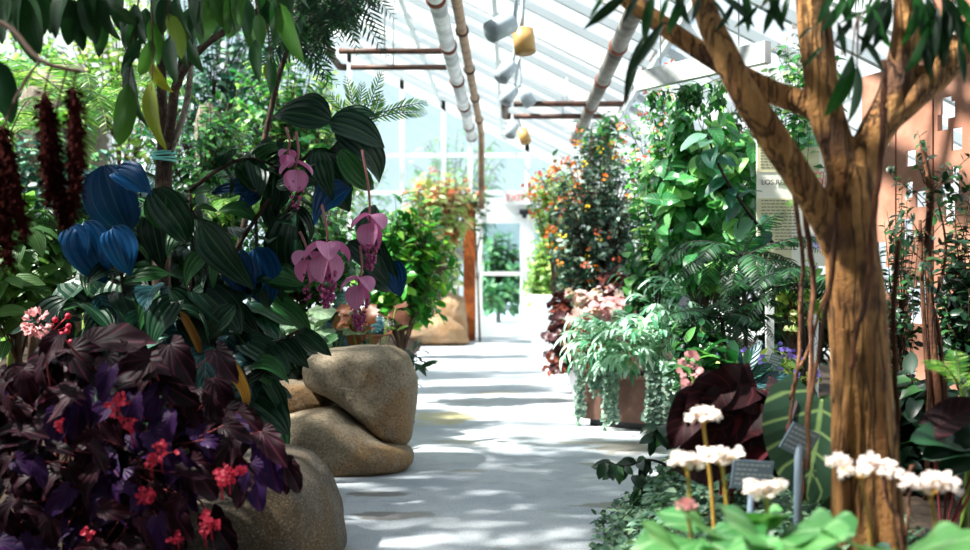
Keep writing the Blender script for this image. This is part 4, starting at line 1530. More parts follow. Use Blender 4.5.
# ------------------------------------------------------------------ burgundy begonia
base = gp(P(100, 0, 3.5)[0], 3.5)
th = thing('begonia', 'large burgundy leaved begonia with small red flowers over the dark front boulder', 'begonia', base)
fo, st = MB(), MB()
big = [(62, 350, 5, 372), (70, 352, 118, 378), (90, 345, 160, 330), (150, 360, 95, 385), (140, 362, 180, 362), (150, 372, 130, 402), (75, 392, 5, 430), (82, 390, 70, 452), (40, 395, -10, 440), (95, 408, 130, 450), (60, 410, 48, 460),
       (168, 372, 150, 412), (160, 380, 196, 408), (186, 392, 200, 432), (195, 390, 172, 425), (170, 345, 192, 380), (215, 378, 236, 420), (225, 410, 252, 455), (238, 412, 270, 440), (196, 470, 180, 520), (190, 462, 215, 500),
       (185, 468, 212, 450), (245, 470, 235, 515), (250, 465, 262, 520), (266, 440, 276, 505), (262, 432, 290, 470), (120, 470, 80, 540), (125, 468, 150, 535), (110, 480, 40, 520), (70, 482, 95, 530), (60, 470, 15, 500),
       (165, 500, 195, 548), (160, 505, 140, 555), (210, 515, 232, 560), (95, 520, 130, 560), (50, 520, 10, 560), (30, 450, -5, 490), (140, 430, 108, 470), (150, 432, 175, 470), (208, 440, 190, 478), (232, 440, 215, 480), (100, 360, 66, 400),
       (20, 370, -12, 410), (128, 335, 150, 360), (60, 335, 30, 365), (215, 350, 240, 385), (285, 462, 300, 492), (288, 470, 284, 498)]
for bx, by, tx, ty in big:
    Y = rng.uniform(3.12, 3.36)
    b, e = P(bx, by, Y), P(tx, ty, Y - .07)
    scale = .84 if bx < 280 else .8
    one_leaf(fo, T['beg'][rng.integers(3)], b, b + (e - b) * scale, A(rng.uniform(-.5, .4), -1, rng.uniform(.2, 1.1)), 1.0)
    r0 = base + A(rng.uniform(-.25, .25), rng.uniform(-.1, .1), .05)
    tube(st, smooth_path([r0, (r0 + b) / 2 + A(0, .05, .08), b], 5), .005, .003, 5)
for k in range(330):
    x, y = rng.uniform(-40, 232), rng.uniform(345, 600)
    if y < 352 + max(0, (x - 130)) * .5 or (y > 480 and x > 200 - (y - 480) * .4):
        continue
    Yk = rng.uniform(3.2, 3.45)
    scatter(fo, T['beg'], [P(x, y, Yk)], [A(rng.normal() * .6, -.5, rng.uniform(-1, .1))], [A(rng.normal() * .4, -.8, .8)], rng.uniform(.08, .135))
for k in range(75):
    x, y = rng.uniform(-20, 235), rng.uniform(338, 560)
    if y < 352 + max(0, (x - 110)) * .42 or (y > 480 and x > 205 - (y - 480) * .3):
        continue
    b = P(x, y, rng.uniform(3.06, 3.16))
    a = rng.uniform(-2.9, .2)
    d = A(math.cos(a), -.35, math.sin(a))
    scatter(fo, T['beg'], [b], [d], [A(rng.normal() * .6, -.8, rng.uniform(.2, 1.2))], rng.uniform(.075, .125))
    r0 = base + A(rng.uniform(-.25, .25), rng.uniform(-.1, .1), .05)
    tube(st, smooth_path([r0, (r0 + b) / 2 + A(0, .06, .08), b], 5), .003, .002, 4)
fo.build('foliage', M['l_beg'], th)
st.build('stem', M['stem_red'], th)
for px, py, n_, sp in ((230, 474, 16, 12), (160, 452, 14, 13), (145, 496, 22, 9), (211, 521, 20, 9), (118, 404, 18, 15), (130, 425, 8, 8), (88, 533, 8, 8), (222, 480, 8, 8), (241, 470, 9, 6), (178, 540, 5, 10), (60, 424, 5, 6), (150, 458, 7, 8), (205, 530, 7, 6)):
    c = P(px, py, 3.05)
    m = MB()
    tube(m, smooth_path([c + A(-.03, .12, -.08), c + A(-.01, .03, -.01), c], 4), .003, .002, 5)
    for k in range(n_):
        p = c + rng.normal(size=3) * sp / F * 3.05 * .42
        for j in range(4):
            scatter(m, T['rnd'], [p], [rnd(1)[0]], [A(0, -1, .4)], .0125)
    m.build('flower_cluster', M['redfl'], th)

# ------------------------------------------------------------------ plant with hanging catkins
base = gp(-1.72, 2.75)
th = thing('chenille_plant', 'plant with dark maroon hanging catkins at the left edge', 'plant', base)
st, fo = MB(), MB()
arch = smooth_path([base, A(-1.75, 2.75, .9), A(-1.6, 2.72, 1.55), P(-10, 20, 2.65), P(40, 60, 2.6), P(80, 72, 2.6)], 6)
tube(st, arch, .014, .004, 7)
for (x0, y0, x1, y1, wd) in ((73, 88, 72, 218, 10.5), (44, 94, 50, 204, 12), (2, 128, 24, 236, 12), (-6, 150, 10, 268, 10), (50, 150, 64, 224, 5)):
    p = px_path([(x0, y0), ((x0 + x1) / 2 + rng.uniform(-3, 3), (y0 + y1) / 2), (x1, y1)], 2.6, 12)
    nn = len(p)
    pr_ = wd / F * 2.6 * np.interp(np.linspace(0, 1, nn), [0, .1, .3, .55, .8, .95, 1], [.25, .6, .85, 1, .72, .4, .12])
    s0 = arch[np.argmin(((arch - p[0]) ** 2).sum(1))]
    tube(st, smooth_path([s0, (s0 + p[0]) / 2 + A(0, 0, .02), p[0]], 3), .003, .002, 5)
    m = MB()
    tube(m, p, 0, prof=pr_ * .75, sides=12, mod=lambda a, t: 1 + .15 * np.sin(a * 4 + t * 60))
    k = 620
    i = rng.integers(0, nn, k)
    q = rnd(k)
    for a, b in zip(i, q):
        pos = p[a] + b * A(1, 1, .4) * pr_[a] * .72
        scatter(m, T['lans'], [pos], [b + A(0, 0, -.7)], [rnd(1)[0]], .022)
    m.build('catkin', M['catkin'], th)
one_leaf(fo, T['fig'][1], P(-4, 60, 2.6), P(13, 122, 2.6), A(.5, -1, .1), 1.)
fo.build('foliage', M['l_darkg'], th)
st.build('stem', M['stem_brown'], th)
# ================================================================== RIGHT: foreground tree
YT = 2.72
base = P(866, 553, YT)
th = thing('tree', 'golden barked tree with forking trunk in the right foreground', 'tree', (base[0], YT, ground(base[0], YT)))
m = MB()


def limb(pts, r, Y=YT, n=6, sides=20, flute=0.):
    p = smooth_path([P(a[0], a[1], a[2] if len(a) > 2 else Y) for a in pts], n)
    rr = np.interp(np.linspace(0, 1, len(p)), np.linspace(0, 1, len(r)), np.array(r) / F * Y)
    ph = rng.uniform(0, 6, 5)

    def mod(a, t):
        lo = max(0, 1 - t * 2.1)
        f = 1 + flute * lo * (.55 * np.sin(5 * a + ph[0] + t * 2) + .35 * np.sin(8 * a + ph[1] - t * 3) + .25 * np.sin(13 * a + ph[2]))
        return f + .03 * np.sin(3 * a + ph[3] + t * 9) + .025 * np.sin(a * 2 + t * 21 + ph[4])
    tube(m, p, 0, prof=rr, sides=sides, mod=mod)


limb([(872, 600), (868, 545), (866, 470), (862, 390), (857, 310), (850, 240), (850, 200), (852, 168)], [42, 35, 31, 30, 28, 26, 27, 20], n=8, sides=48, flute=.3)
limb([(848, 225), (846, 185), (838, 150), (826, 112), (819, 60), (812, 0), (806, -70)], [18, 19, 17, 17, 17, 16, 15])
limb([(850, 225), (857, 180), (872, 140), (886, 112), (898, 80), (906, 40), (908, 0), (910, -70)], [18, 19, 17, 16, 16, 15, 14, 13])
limb([(868, 150), (886, 120), (910, 98), (940, 70), (985, 22), (1040, -60)], [14, 16, 16, 16, 15, 13])
limb([(838, 250), (828, 226, YT - .02), (804, 186, YT - .05), (772, 136, YT - .09), (745, 94, YT - .12), (724, 52, YT - .1), (706, 12, YT - .05), (690, -60)], [16, 15, 15, 15, 14, 13, 12, 10])
limb([(824, 112), (805, 104, YT + .03), (770, 91, YT + .06), (735, 72, YT + .08), (690, 44, YT + .1), (650, 16, YT + .1), (615, -10, YT + .08), (560, -60)], [14, 13, 12, 11, 10, 9.5, 9, 8])
for pts, r in (([(846, 560), (842, 500), (843, 440), (848, 390), (846, 330)], [8, 7, 6, 5, 3]), ([(860, 565), (858, 500), (862, 450), (858, 400), (864, 350)], [9, 8, 6, 5, 3]),
               ([(880, 565), (876, 510), (878, 460), (872, 410), (876, 360)], [8, 8, 7, 5, 3]), ([(892, 565), (890, 510), (886, 450), (884, 400)], [8, 7, 6, 3]), ([(852, 420), (858, 380), (856, 330), (860, 290)], [3, 5, 5, 3]),
               ([(868, 480), (866, 440), (870, 400), (868, 360)], [3, 6, 6, 3])):
    limb([(a, b, YT - .055) for a, b in pts], r, n=6, sides=10)
tr = m.build('trunk', M['bark_tree'], th)
md = tr.modifiers.new('blend', 'REMESH')
md.mode = 'VOXEL'
md.voxel_size = .0048
md.use_smooth_shade = True
sm_ = tr.modifiers.new('soften', 'SMOOTH')
sm_.iterations = 2
sm_.factor = .5

# hanging roots round the trunk
for pts, Y, r in (
    ([(884, 60), (886, 150), (882, 220), (878, 290), (868, 330), (862, 370)], 2.6, .008), ([(838, 210), (832, 280), (822, 340), (812, 400), (806, 470)], 2.62, .007),
    ([(800, 178, 2.68), (812, 268), (810, 330), (806, 380), (800, 440), (798, 500)], 2.85, .008), ([(790, 160, 2.67), (803, 260), (799, 320), (795, 380), (790, 430)], 2.95, .006),
    ([(826, 215, 2.7), (832, 270), (815, 330), (800, 372), (790, 400)], 2.9, .005), ([(897, 240), (892, 330), (898, 400), (900, 470), (897, 545)], 2.75, .007),
    ([(880, 470), (884, 500), (896, 520), (900, 560)], 2.5, .006), ([(850, 478), (842, 470), (838, 450)], 2.5, .005), ([(905, 490), (910, 465), (904, 500), (902, 545)], 2.5, .005)):
    m = MB()
    p = px_path(pts, Y, 6) + rng.normal(size=(1, 3)) * .0
    p = p + np.stack([np.cumsum(rng.normal(size=len(p))) * .002, np.zeros(len(p)), np.zeros(len(p))], 1)
    tube(m, p, r, r * .8, 7)
    m.build('aerial_root', M['bark_red'], th)

# leaves: long, dark, hanging
fo, st = MB(), MB()
for bx, by, tx, ty, Y, w_ in (
    (852, 56, 843, 116, 2.5, 1.4), (857, 66, 862, 120, 2.5, 1.3), (856, 34, 892, 66, 2.5, 1.0), (852, 20, 838, 40, 2.5, 1.2), (838, 6, 822, 32, 2.5, 1.2), (838, 22, 846, 56, 2.5, 1.), (862, 12, 840, 22, 2.5, 1.),
    (868, 14, 892, 46, 2.5, 1.1), (876, 8, 898, 30, 2.5, 1.), (938, 8, 924, 64, 2.5, 1.4), (930, 16, 946, 50, 2.5, 1.3), (918, 10, 932, 46, 2.5, 1.2), (944, -4, 970, 40, 2.5, 1.3), (950, 4, 948, 46, 2.5, 1.3), (920, 2, 912, 40, 2.5, 1.2),
    (924, 40, 928, 75, 2.5, 1.0), (628, -8, 588, 26, 2.5, 1.0), (606, -6, 590, 14, 2.5, .8), (664, 22, 631, 72, 2.5, .9), (670, -4, 658, 16, 2.5, 1.), (640, -8, 622, 24, 2.5, .8), (684, -6, 670, 28, 2.5, 1.2), (700, -4, 692, 22, 2.5, 1.1),
    (720, -4, 760, 18, 2.6, 1.2), (760, 10, 772, -16, 2.6, 1.), (758, 6, 742, 24, 2.6, 1.), (780, -4, 764, 26, 2.6, 1.1), (762, 8, 788, 30, 2.6, 1.), (790, -6, 780, 20, 2.6, 1.), (798, 40, 812, 24, 2.6, 1.), (804, 68, 822, 42, 2.6, .9),
    (646, 34, 618, 98, 2.55, .8), (880, -4, 868, 24, 2.5, 1.2), (846, -4, 832, 22, 2.5, 1.2), (965, 20, 972, 60, 2.5, 1.2), (958, 40, 966, 82, 2.6, 1.), (714, 0, 730, 26, 2.6, 1.), (734, 2, 722, 30, 2.6, 1.),
    (886, 2, 866, 34, 2.5, 1.5), (890, -2, 880, 44, 2.5, 1.4), (866, 4, 884, 36, 2.5, 1.4), (914, -6, 930, 34, 2.5, 1.5), (926, -4, 944, 40, 2.5, 1.5), (940, -6, 958, 36, 2.5, 1.4), (932, 22, 918, 70, 2.5, 1.4), (948, 10, 938, 62, 2.5, 1.3),
    (876, 18, 862, 50, 2.5, 1.2), (840, -6, 852, 26, 2.5, 1.3), (830, -4, 818, 24, 2.5, 1.3), (956, -6, 976, 28, 2.5, 1.4), (654, -6, 640, 36, 2.5, 1.1), (676, -8, 684, 22, 2.5, 1.2), (744, -8, 752, 26, 2.6, 1.2), (770, -6, 782, 28, 2.6, 1.2)):
    one_leaf(fo, T['lance_long'][rng.integers(3)], P(bx, by, Y), P(tx, ty, Y - .03), A(rng.uniform(-.9, .9), -1, rng.uniform(.1, .7)), w_ * .95)
for pts in ([(906, -20), (880, 4), (858, 18), (852, 58)], [(908, -30), (930, -4), (938, 10)], [(806, -30), (780, -10), (760, 8)], [(650, 12), (640, -10), (628, -10)], [(858, 18), (857, 66)], [(690, -20), (672, -6)], [(960, -10), (946, -4)], [(664, 22), (670, 26)]):
    stem_to(st, pts, 2.55, .004, .002, 5)
tips = [P(806, -70, YT), P(908, -70, YT), P(1040, -60, YT), P(690, -60, YT), P(560, -60, YT)]
for k in range(45):
    s = tips[1 + rng.integers(2)]
    e = s + A(rng.normal() * .35, rng.normal() * .45, rng.uniform(.0, .6))
    if (e[2] - H) / max(e[1], .5) * F < 305:
        e[2] = H + 325 / F * max(e[1], .5)
    pp = twig(st, s, e, .005, .1, 4, 6)
    leaves_on(fo, pp, T['lance_long'], 10, .17, .35, None, .4)
fo.build('foliage', M['l_lance'], th)
st.build('twig', M['stem_brown'], th)

# ================================================================== RIGHT: climbers, ferns, hedges
gx = lambda px, Y: (px - CX) / F * Y

# lantana column with orange and yellow heads
th, ends, c = bush('lantana', 'tall dark leaved lantana with orange and yellow flower heads right of the path', 'shrub', P(597, 216, 9.9), (.58, .42, .96), 220, 13, T['ovs'], .085,
                   M['l_lant'], M['stem_brown'], tr=.04, sr=.006, zmin=-.95, droop=.2, jit=.7)
dn = (ends - c) / A(.58, .42, .96)
sel = [e for e, d in zip(ends, dn) if d[1] < .25 and np.linalg.norm(d) > .6]
for k, e in enumerate(sel[:62]):
    m = MB()
    for q in rnd(7):
        scatter(m, T['rnd'], [e + A(0, -.05, .02) + q * .018], [q], [A(0, -1, .5)], .022)
    m.build('blossom', M[['orangefl', 'orangefl', 'yellowfl', 'coralfl'][k % 4]], th)
th, ends, c = bush('coral_shrub', 'sunlit shrub with coral flower heads beside the exit sign', 'shrub', P(556, 205, 13.6), (.46, .4, .6), 80, 11, T['ovs'], .11, M['l_yg'], M['stem_brown'], tr=.03, droop=.2, jit=.7)
for k, e in enumerate(ends[:40]):
    m = MB()
    for q in rnd(6):
        scatter(m, T['rnd'], [e + A(0, -.06, .02) + q * .035], [q], [A(0, -1, .5)], .05)
    m.build('blossom', M[['coralfl', 'coralfl', 'orangefl'][k % 3]], th)
bush('yellow_shrub', 'yellow green shrub in the tall white planter near the door', 'shrub', P(550, 275, 16.6), (.42, .3, .75), 110, 12, T['ovs'], .13, M['l_yg'], M['stem_brown'], base=A(.58, 16.6, .76), tr=.02)
# coral leaved and pink leaved plants on the pale planter
for lab, px, py, Y, R, ntw, nl, Ts, sz, mt, bs in (
    ('dark coral leaved plant spilling over the pale round planter', 562, 335, 9.35, (.17, .22, .42), 60, 8, 'lobed', .1, 'l_hred', A(.74, 9.4, .42)),
    ('pink and white leaved plant above the brown box planter', 604, 305, 9.0, (.34, .3, .2), 70, 9, 'lobed', .085, 'l_hpink', None),
    ('olive and rust leaved plant between the coral leaves and the silver fern', 586, 340, 8.7, (.2, .22, .24), 70, 10, 'ovs', .05, 'l_moss', None),
    ('dark red leaved plant behind the pink and white leaves', 628, 282, 9.2, (.3, .25, .2), 50, 8, 'lobed', .09, 'l_hred', None)):
    bush('foliage_plant', lab, 'plant', P(px, py, Y), R, ntw, nl, T[Ts], sz, M[mt], M['stem_red'], base=bs, tr=.012, sr=.004, zmin=-.95, droop=.5)

# large leaved green climber
th, ends, c = bush('climber', 'large bright green leaved climber right of the path, left of the sign', 'shrub', P(706, 190, 6.9), (.42, .36, .66), 110, 10, T['vine'], .15,
                   M['l_vine'], M['stem_brown'], tr=.03, sr=.006, zmin=-.9, droop=.75, front=.3, face=(-.5, -.5, .8), jit=.4)
m = MB()
p = stem_to(m, [(775, 246, 6.2), (748, 212, 6.15), (722, 172, 6.1), (706, 132, 6.1)], 6.1, .012, .006, 7)
bm_ = m.build('branch', M['stem_dark'], th)
m = MB()
leaves_on(m, p, T['vine'], 18, .17, .05, None, .6, (-.4, -.6, .7))
m.build('leaves', M['l_cool'], th).__setitem__('label', 'darker bluish leaves on the front branch')
bush('climber', 'mid green climber low behind the silver fern, below the large leaved climber', 'shrub', P(662, 268, 7.9), (.36, .3, .4), 80, 10, T['vine'], .12, M['l_mid'], M['stem_brown'], tr=.02, droop=.6, front=.3)
bush('climber', 'dark green climber behind the large leaved climber and the sign', 'shrub', P(735, 210, 8.2), (.75, .35, .8), 130, 12, T['ov'], .13, M['l_darkg'], M['stem_brown'], tr=.03, droop=.5)
# vine over the beam
th, ends, c = bush('flowering_vine', 'light green vine with small red flowers climbing left end of the white timber rail', 'vine', P(655, 150, 7.15), (.28, .25, .62), 80, 10, T['ovs'], .075, M['l_bright'], M['stem_dark'], tr=.008, sr=.003, zmin=-1, droop=.4)
for e in ends[:26]:
    m = MB()
    for q in rnd(5):
        scatter(m, T['obov'], [e + q * .012], [q + A(0, 0, -.5)], [A(0, -1, .3)], .035)
    m.build('blossom', M['coralfl'], th)
b_ = gp(gx(700, 6.3), 6.5)
th = thing('trailing_vine', 'green trailing vine hanging along underside of the white timber rail', 'vine', b_)
st, fo = MB(), MB()
tube(st, smooth_path([b_, P(722, 300, 6.95), P(716, 180, 6.9), P(690, 96, 6.42)], 5), .004, .003, 6)
for k in range(26):
    x = rng.uniform(652, 762)
    Yb = 6.6 + (x - 637) / 131 * (5.75 - 6.6) - .04
    a = P(x, 90 - (x - 652) * .16, Yb)
    pp = twig(st, P(690, 96, 6.42), a, .003, .02, 4, 5)
    e = a + A(rng.normal() * .05, rng.normal() * .03, -rng.uniform(.05, .22))
    pp = twig(st, a, e, .002, .0, 3, 5)
    leaves_on(fo, pp, T['ovs'], 12, .06, 0, None, .5)
fo.build('foliage', M['l_mid'], th)
st.build('stem', M['stem_green'], th)
th, ends, c = bush('flowering_vine', 'pale green vine with white flowers under the roof behind the tree fork', 'vine', P(800, 95, 6.5), (.3, .26, .42), 80, 10, T['ovs'], .075, M['l_bright'], M['stem_dark'], tr=.008, sr=.003, droop=.3)
for e in ends[:40]:
    m = MB()
    for q in rnd(6):
        scatter(m, T['obov'], [e + q * .015], [q], [A(0, -1, .3)], .04)
    m.build('blossom', M['whitefl'], th)
bush('climbing_sprig', 'leafy climbing sprig at the right end of the right pipe loop', 'vine', P(603, 135, 11.5), (.22, .2, .28), 30, 8, T['ov'], .14, M['l_mid'], M['stem_brown'], tr=.01, droop=.5,
     base=gp(gx(603, 11.5), 11.5))

# dark ferns
for lab, px, py, Y, L, n_ in (
    ('dark arching fern below the large leaved climber, left of the sign posts', 742, 258, 6.05, .62, 17), ('dark low fern between the silver fern and the sign posts', 722, 318, 5.75, .5, 15),
    ('dark fern spreading in front of the lower edge of the sign', 800, 288, 5.6, .5, 14)):
    fern('fern', lab, 'fern', P(px, py, Y), n_, L, T['pin'], 26, .10, M['l_fern'], M['stem_dark'], rise=(.2, .75), fall=(.35, .95), rr=.004)
# silver fern on the planter: fingers of long pale leaflets
c = P(652, 338, 6.95)
th = thing('silver_fern', 'pale silver green fern with finger-like leaflets on the brown box planter', 'fern', (c[0], 7.1, .36))
fo, st = MB(), MB()
for k in range(135):
    a = rng.uniform(0, 6.283)
    b = A(gx(640, 7.05) + rng.uniform(-.3, .42), 7.05 + rng.uniform(-.2, .25), .44)
    b[2] += max(0, b[0] - gx(640, 7.05)) * .7
    hd = A(math.cos(a) * 1.0 - .25, math.sin(a) * .8 - .35, 0)
    L = rng.uniform(.15, .38)
    e = b + hd * L * .75 + A(0, 0, rng.uniform(-.06, .32))
    pp = twig(st, b, e, .0025, .45, 3, 6)
    pin_along(fo, pp, T['pinl'], 6, .12, .7, .6, .4, .12, 1.25)
    scatter(fo, T['pinl'], [pp[-1]], [pp[-1] - pp[-2] + A(0, 0, -.01)], [A(-.2, -.3, 1)], .12, 1.25)
fo.build('fronds', M['l_silver'], th)
st.build('stem', M['stem_green'], th)
# silver trailing strands down the planter
th = thing('trailing_plant', 'silvery small leaved trailing plant hanging down the sides of the brown box planter', 'plant', (pA[0] + .2, pA[1] + .05, .37))
for px, py0, py1, Y, wd, nl in ((581, 362, 426, 7.26, 7, 330), (596, 362, 400, 7.13, 8, 280), (611, 366, 431, 7.02, 10, 480), (655, 366, 428, 6.76, 15, 620), (672, 372, 432, 6.62, 12, 420)):
    m, s = MB(), MB()
    for q in range(7):
        x = px + rng.uniform(-wd, wd) * .6
        pp = px_path([(x, py0 - 8, Y + .12), (x, py0, Y), (x + rng.uniform(-2, 2), (py0 + py1) / 2, Y - .01), (x + rng.uniform(-3, 3), py1 - rng.uniform(0, 16), Y)], Y, 6)
        tube(m, pp, .0015, .001, 3)
        leaves_on(m, pp, T['rnd'], nl // 7, .032, .0, None, .3, (-.2, -.8, .5))
    m.build('trailing_foliage', M['l_dich'], th)

# flowers and low plants in the middle of the right bed
th, ends, c = bush('violet_plant', 'low plant with violet flowers and yellow green leaves in front of the sign posts', 'plant', P(762, 374, 5.2), (.3, .2, .11), 70, 8, T['ovs'], .06, M['l_yg'], M['stem_green'], tr=.008, sr=.003, droop=.2)
for e in ends[:34]:
    m = MB()
    for q in rnd(5):
        scatter(m, T['rnd'], [e + A(0, -.02, .03) + q * .012], [q], [A(0, -1, .5)], .024)
    m.build('blossom', M['violetfl'], th)
bush('silver_plant', 'small silvery plant beneath the violet flowers', 'plant', P(775, 398, 4.95), (.26, .14, .07), 60, 10, T['rnd'], .025, M['l_dich'], M['stem_green'], tr=.006, sr=.002)
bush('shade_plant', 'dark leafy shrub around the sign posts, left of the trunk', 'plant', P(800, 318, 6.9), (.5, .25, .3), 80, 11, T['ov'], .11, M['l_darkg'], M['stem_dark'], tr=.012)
bush('yellow_plant', 'sunlit yellow leaved plant under the sign, left of the trunk', 'plant', P(797, 282, 6.15), (.2, .15, .14), 36, 8, T['ov'], .09, M['l_yg'], M['stem_brown'], tr=.01)
th = thing('dark_plant', 'dark bluish long leaved plant standing before the violet flowers', 'plant', gp(gx(748, 4.4), 4.4))
st, fo = MB(), MB()
b_ = origin(th)
for bx, by, tx, ty in ((742, 378, 758, 340), (742, 380, 772, 362), (740, 384, 722, 366), (743, 388, 790, 368), (742, 372, 735, 340), (742, 390, 715, 392), (744, 385, 765, 384)):
    one_leaf(fo, T['lan'][1], P(bx, by, 4.4), P(tx, ty, 4.35), A(rng.uniform(-.5, .5), -1, .5), 1.1)
tube(st, smooth_path([b_, P(742, 400, 4.4), P(742, 376, 4.4)], 4), .007, .004, 6)
fo.build('leaves', M['l_teal'], th)
st.build('stem', M['stem_dark'], th)
bush('green_plant', 'mid green shrub low in the bed behind the pink bloom', 'plant', P(705, 352, 5.6), (.22, .2, .2), 50, 9, T['ov'], .09, M['l_mid'], M['stem_brown'], tr=.01)
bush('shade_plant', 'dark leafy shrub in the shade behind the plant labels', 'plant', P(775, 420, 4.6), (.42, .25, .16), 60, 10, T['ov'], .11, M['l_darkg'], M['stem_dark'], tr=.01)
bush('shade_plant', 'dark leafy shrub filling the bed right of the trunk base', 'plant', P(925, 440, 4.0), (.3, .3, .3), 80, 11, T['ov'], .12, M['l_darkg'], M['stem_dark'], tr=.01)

# shrubs in front of the steel screen
bush('fine_shrub', 'fine dark leaved shrub between the trunk and the steel screen', 'shrub', P(902, 290, 4.5), (.15, .14, .48), 46, 10, T['ovs'], .045, M['l_darkg'], M['stem_brown'], tr=.012, sr=.003, jit=.7)
bush('fine_shrub', 'dense dark shrub at the right edge before the steel screen', 'shrub', P(968, 285, 4.3), (.13, .15, .5), 90, 12, T['ovs'], .055, M['l_darkg'], M['stem_brown'], tr=.012, sr=.003, jit=.7)
th = thing('rooted_trunk', 'reddish brown bundle of thin trunks right of the golden tree', 'tree', gp(gx(936, 3.6), 3.6))
m = MB()
for pts, r in (([(944, 420), (935, 370), (930, 300), (928, 240), (930, 195), (922, 140)], .017), ([(938, 430), (926, 350), (922, 280), (920, 220)], .011), ([(946, 400), (940, 340), (929, 290), (932, 240)], .009),
               ([(926, 440), (930, 380), (934, 330), (930, 280)], .010), ([(952, 440), (944, 370), (932, 318)], .009), ([(936, 300), (946, 250), (938, 200)], .006)):
    tube(m, px_path([(x, y + (60 if y > 390 else 0)) for x, y in pts], 3.6, 6), r, r * .55, 8)
tr = m.build('trunk', M['bark_red'], th)
m, st = MB(), MB()
for k in range(30):
    s = P(928 + rng.uniform(-6, 8), rng.uniform(170, 300), 3.6)
    e = s + A(rng.normal() * .12, rng.normal() * .1, rng.uniform(.0, .2))
    pp = twig(st, s, e, .0025, .1, 3, 5)
    leaves_on(m, pp, T['ovs'], 9, .04, .3)
m.build('foliage', M['l_darkg'], th)
st.build('twig', M['stem_brown'], th)
# lit fern and leaves at the right edge
fern('fern', 'small bright green fern at the right edge', 'fern', P(962, 385, 3.05), 6, .15, T['pin'], 20, .045, M['l_fernlit'], M['stem_green'], rise=(.9, 1.4), fall=(.4, .9), rr=.003)
th = thing('mixed_leaf_plant', 'plant with a dusky red leaf over grey green leaves at the right edge', 'plant', gp(gx(950, 3.0), 3.05))
st, fo, rd = MB(), MB(), MB()
for bx, by, tx, ty, k in ((935, 428, 985, 396, 1), (950, 420, 990, 410, 1), (975, 440, 925, 450, 0), (980, 450, 940, 470, 0), (960, 440, 915, 432, 0), (990, 430, 955, 442, 0)):
    one_leaf(rd if k else fo, T['heart'][0], P(bx, by, 2.95), P(tx, ty, 2.9), A(-.3, -.7, .9), .9)
    tube(st, smooth_path([origin(th), P(bx, by + 25, 3.0), P(bx, by, 2.95)], 4), .004, .003, 5)
fo.build('leaves', M['l_darkg'], th)
o = rd.build('red_leaf', M['l_red'], th)
o['label'] = 'dusky red leaves on top'
st.build('stem', M['stem_red'], th)

# red leaved begonia and the veined heart leaf
th = thing('red_leaved_plant', 'dark red broad leaved plant left of the plant labels', 'plant', gp(gx(735, 3.3), 3.35))
st, fo = MB(), MB()
for bx, by, tx, ty in ((752, 398, 690, 462), (760, 395, 720, 470), (742, 430, 800, 398), (735, 440, 772, 405), (720, 420, 705, 480), (770, 420, 735, 470), (760, 440, 800, 470), (700, 400, 672, 440), (745, 384, 700, 395), (765, 390, 800, 420), (790, 430, 830, 425), (720, 385, 690, 420)):
    b = P(bx, by, 3.2)
    one_leaf(fo, T['redl'][rng.integers(3)], b, P(tx, ty, 3.1), A(rng.uniform(-.9, .6), -.9, rng.uniform(-.1, .9)), .9)
    tube(st, smooth_path([origin(th) + A(rng.uniform(-.1, .1), 0, 0), P(bx, by + 30, 3.25), b], 4), .005, .003, 5)
fo.build('leaves', M['l_red'], th)
st.build('stem', M['stem_red'], th)
th = thing('veined_plant', 'plant with one big pale veined heart leaf behind the tilted plant label', 'plant', gp(gx(812, 3.15), 3.2))
st, fo = MB(), MB()
one_leaf(fo, T['heart'][0], P(822, 400, 3.12), P(808, 502, 3.0), A(-.1, -1, .35), 1.25)
one_leaf(fo, T['heart'][1], P(850, 455, 3.1), P(845, 520, 3.0), A(.1, -1, .6), 1.2)
tube(st, smooth_path([origin(th), P(828, 450, 3.2), P(822, 400, 3.12)], 4), .006, .004, 6)
tube(st, smooth_path([origin(th), P(852, 480, 3.2), P(850, 455, 3.1)], 4), .006, .004, 6)
fo.build('leaves', M['l_caladium'], th)
st.build('stem', M['stem_green'], th)
# dark branch reaching over the path edge
th = thing('edge_shrub', 'dark green shrub with a leafy branch reaching left over the path', 'shrub', gp(gx(690, 3.9), 3.95))
st, fo = MB(), MB()
p1 = stem_to(st, [(690, 500, 3.95), (672, 470, 3.9), (650, 460, 3.85), (625, 466, 3.8), (606, 462, 3.75)], 3.9, .007, .003, 6)
p2 = stem_to(st, [(690, 500, 3.95), (680, 440, 3.9), (662, 425, 3.85), (650, 440, 3.8)], 3.9, .006, .003, 6)
p3 = stem_to(st, [(690, 500, 3.95), (668, 490, 3.9), (650, 492, 3.85), (640, 488, 3.8)], 3.9, .006, .003, 6)
for p, k in ((p1[8:], 13), (p2, 20), (p3, 16), (p2 + A(.1, .1, .03), 18), (p3 + A(.12, .1, .02), 16)):
    leaves_on(fo, p, T['ov'], k, .085, .1, None, .5, (-.2, -.7, .6))
for bx, by, tx, ty in ((606, 462, 598, 478), (612, 462, 612, 480), (625, 466, 632, 474)):
    one_leaf(fo, T['ov'][1], P(bx, by, 3.75), P(tx, ty, 3.72), A(-.3, -1, .2), 1.3)
fo.build('foliage', M['l_darkg'], th)
st.build('stem', M['stem_dark'], th)
bush('upright_plant', 'olive green plant with broad leaves behind the pink bloom', 'plant', P(712, 372, 4.0), (.13, .12, .09), 16, 5, T['ov'], .11, M['l_mid'], M['stem_dark'], tr=.006, sr=.003, droop=.0)
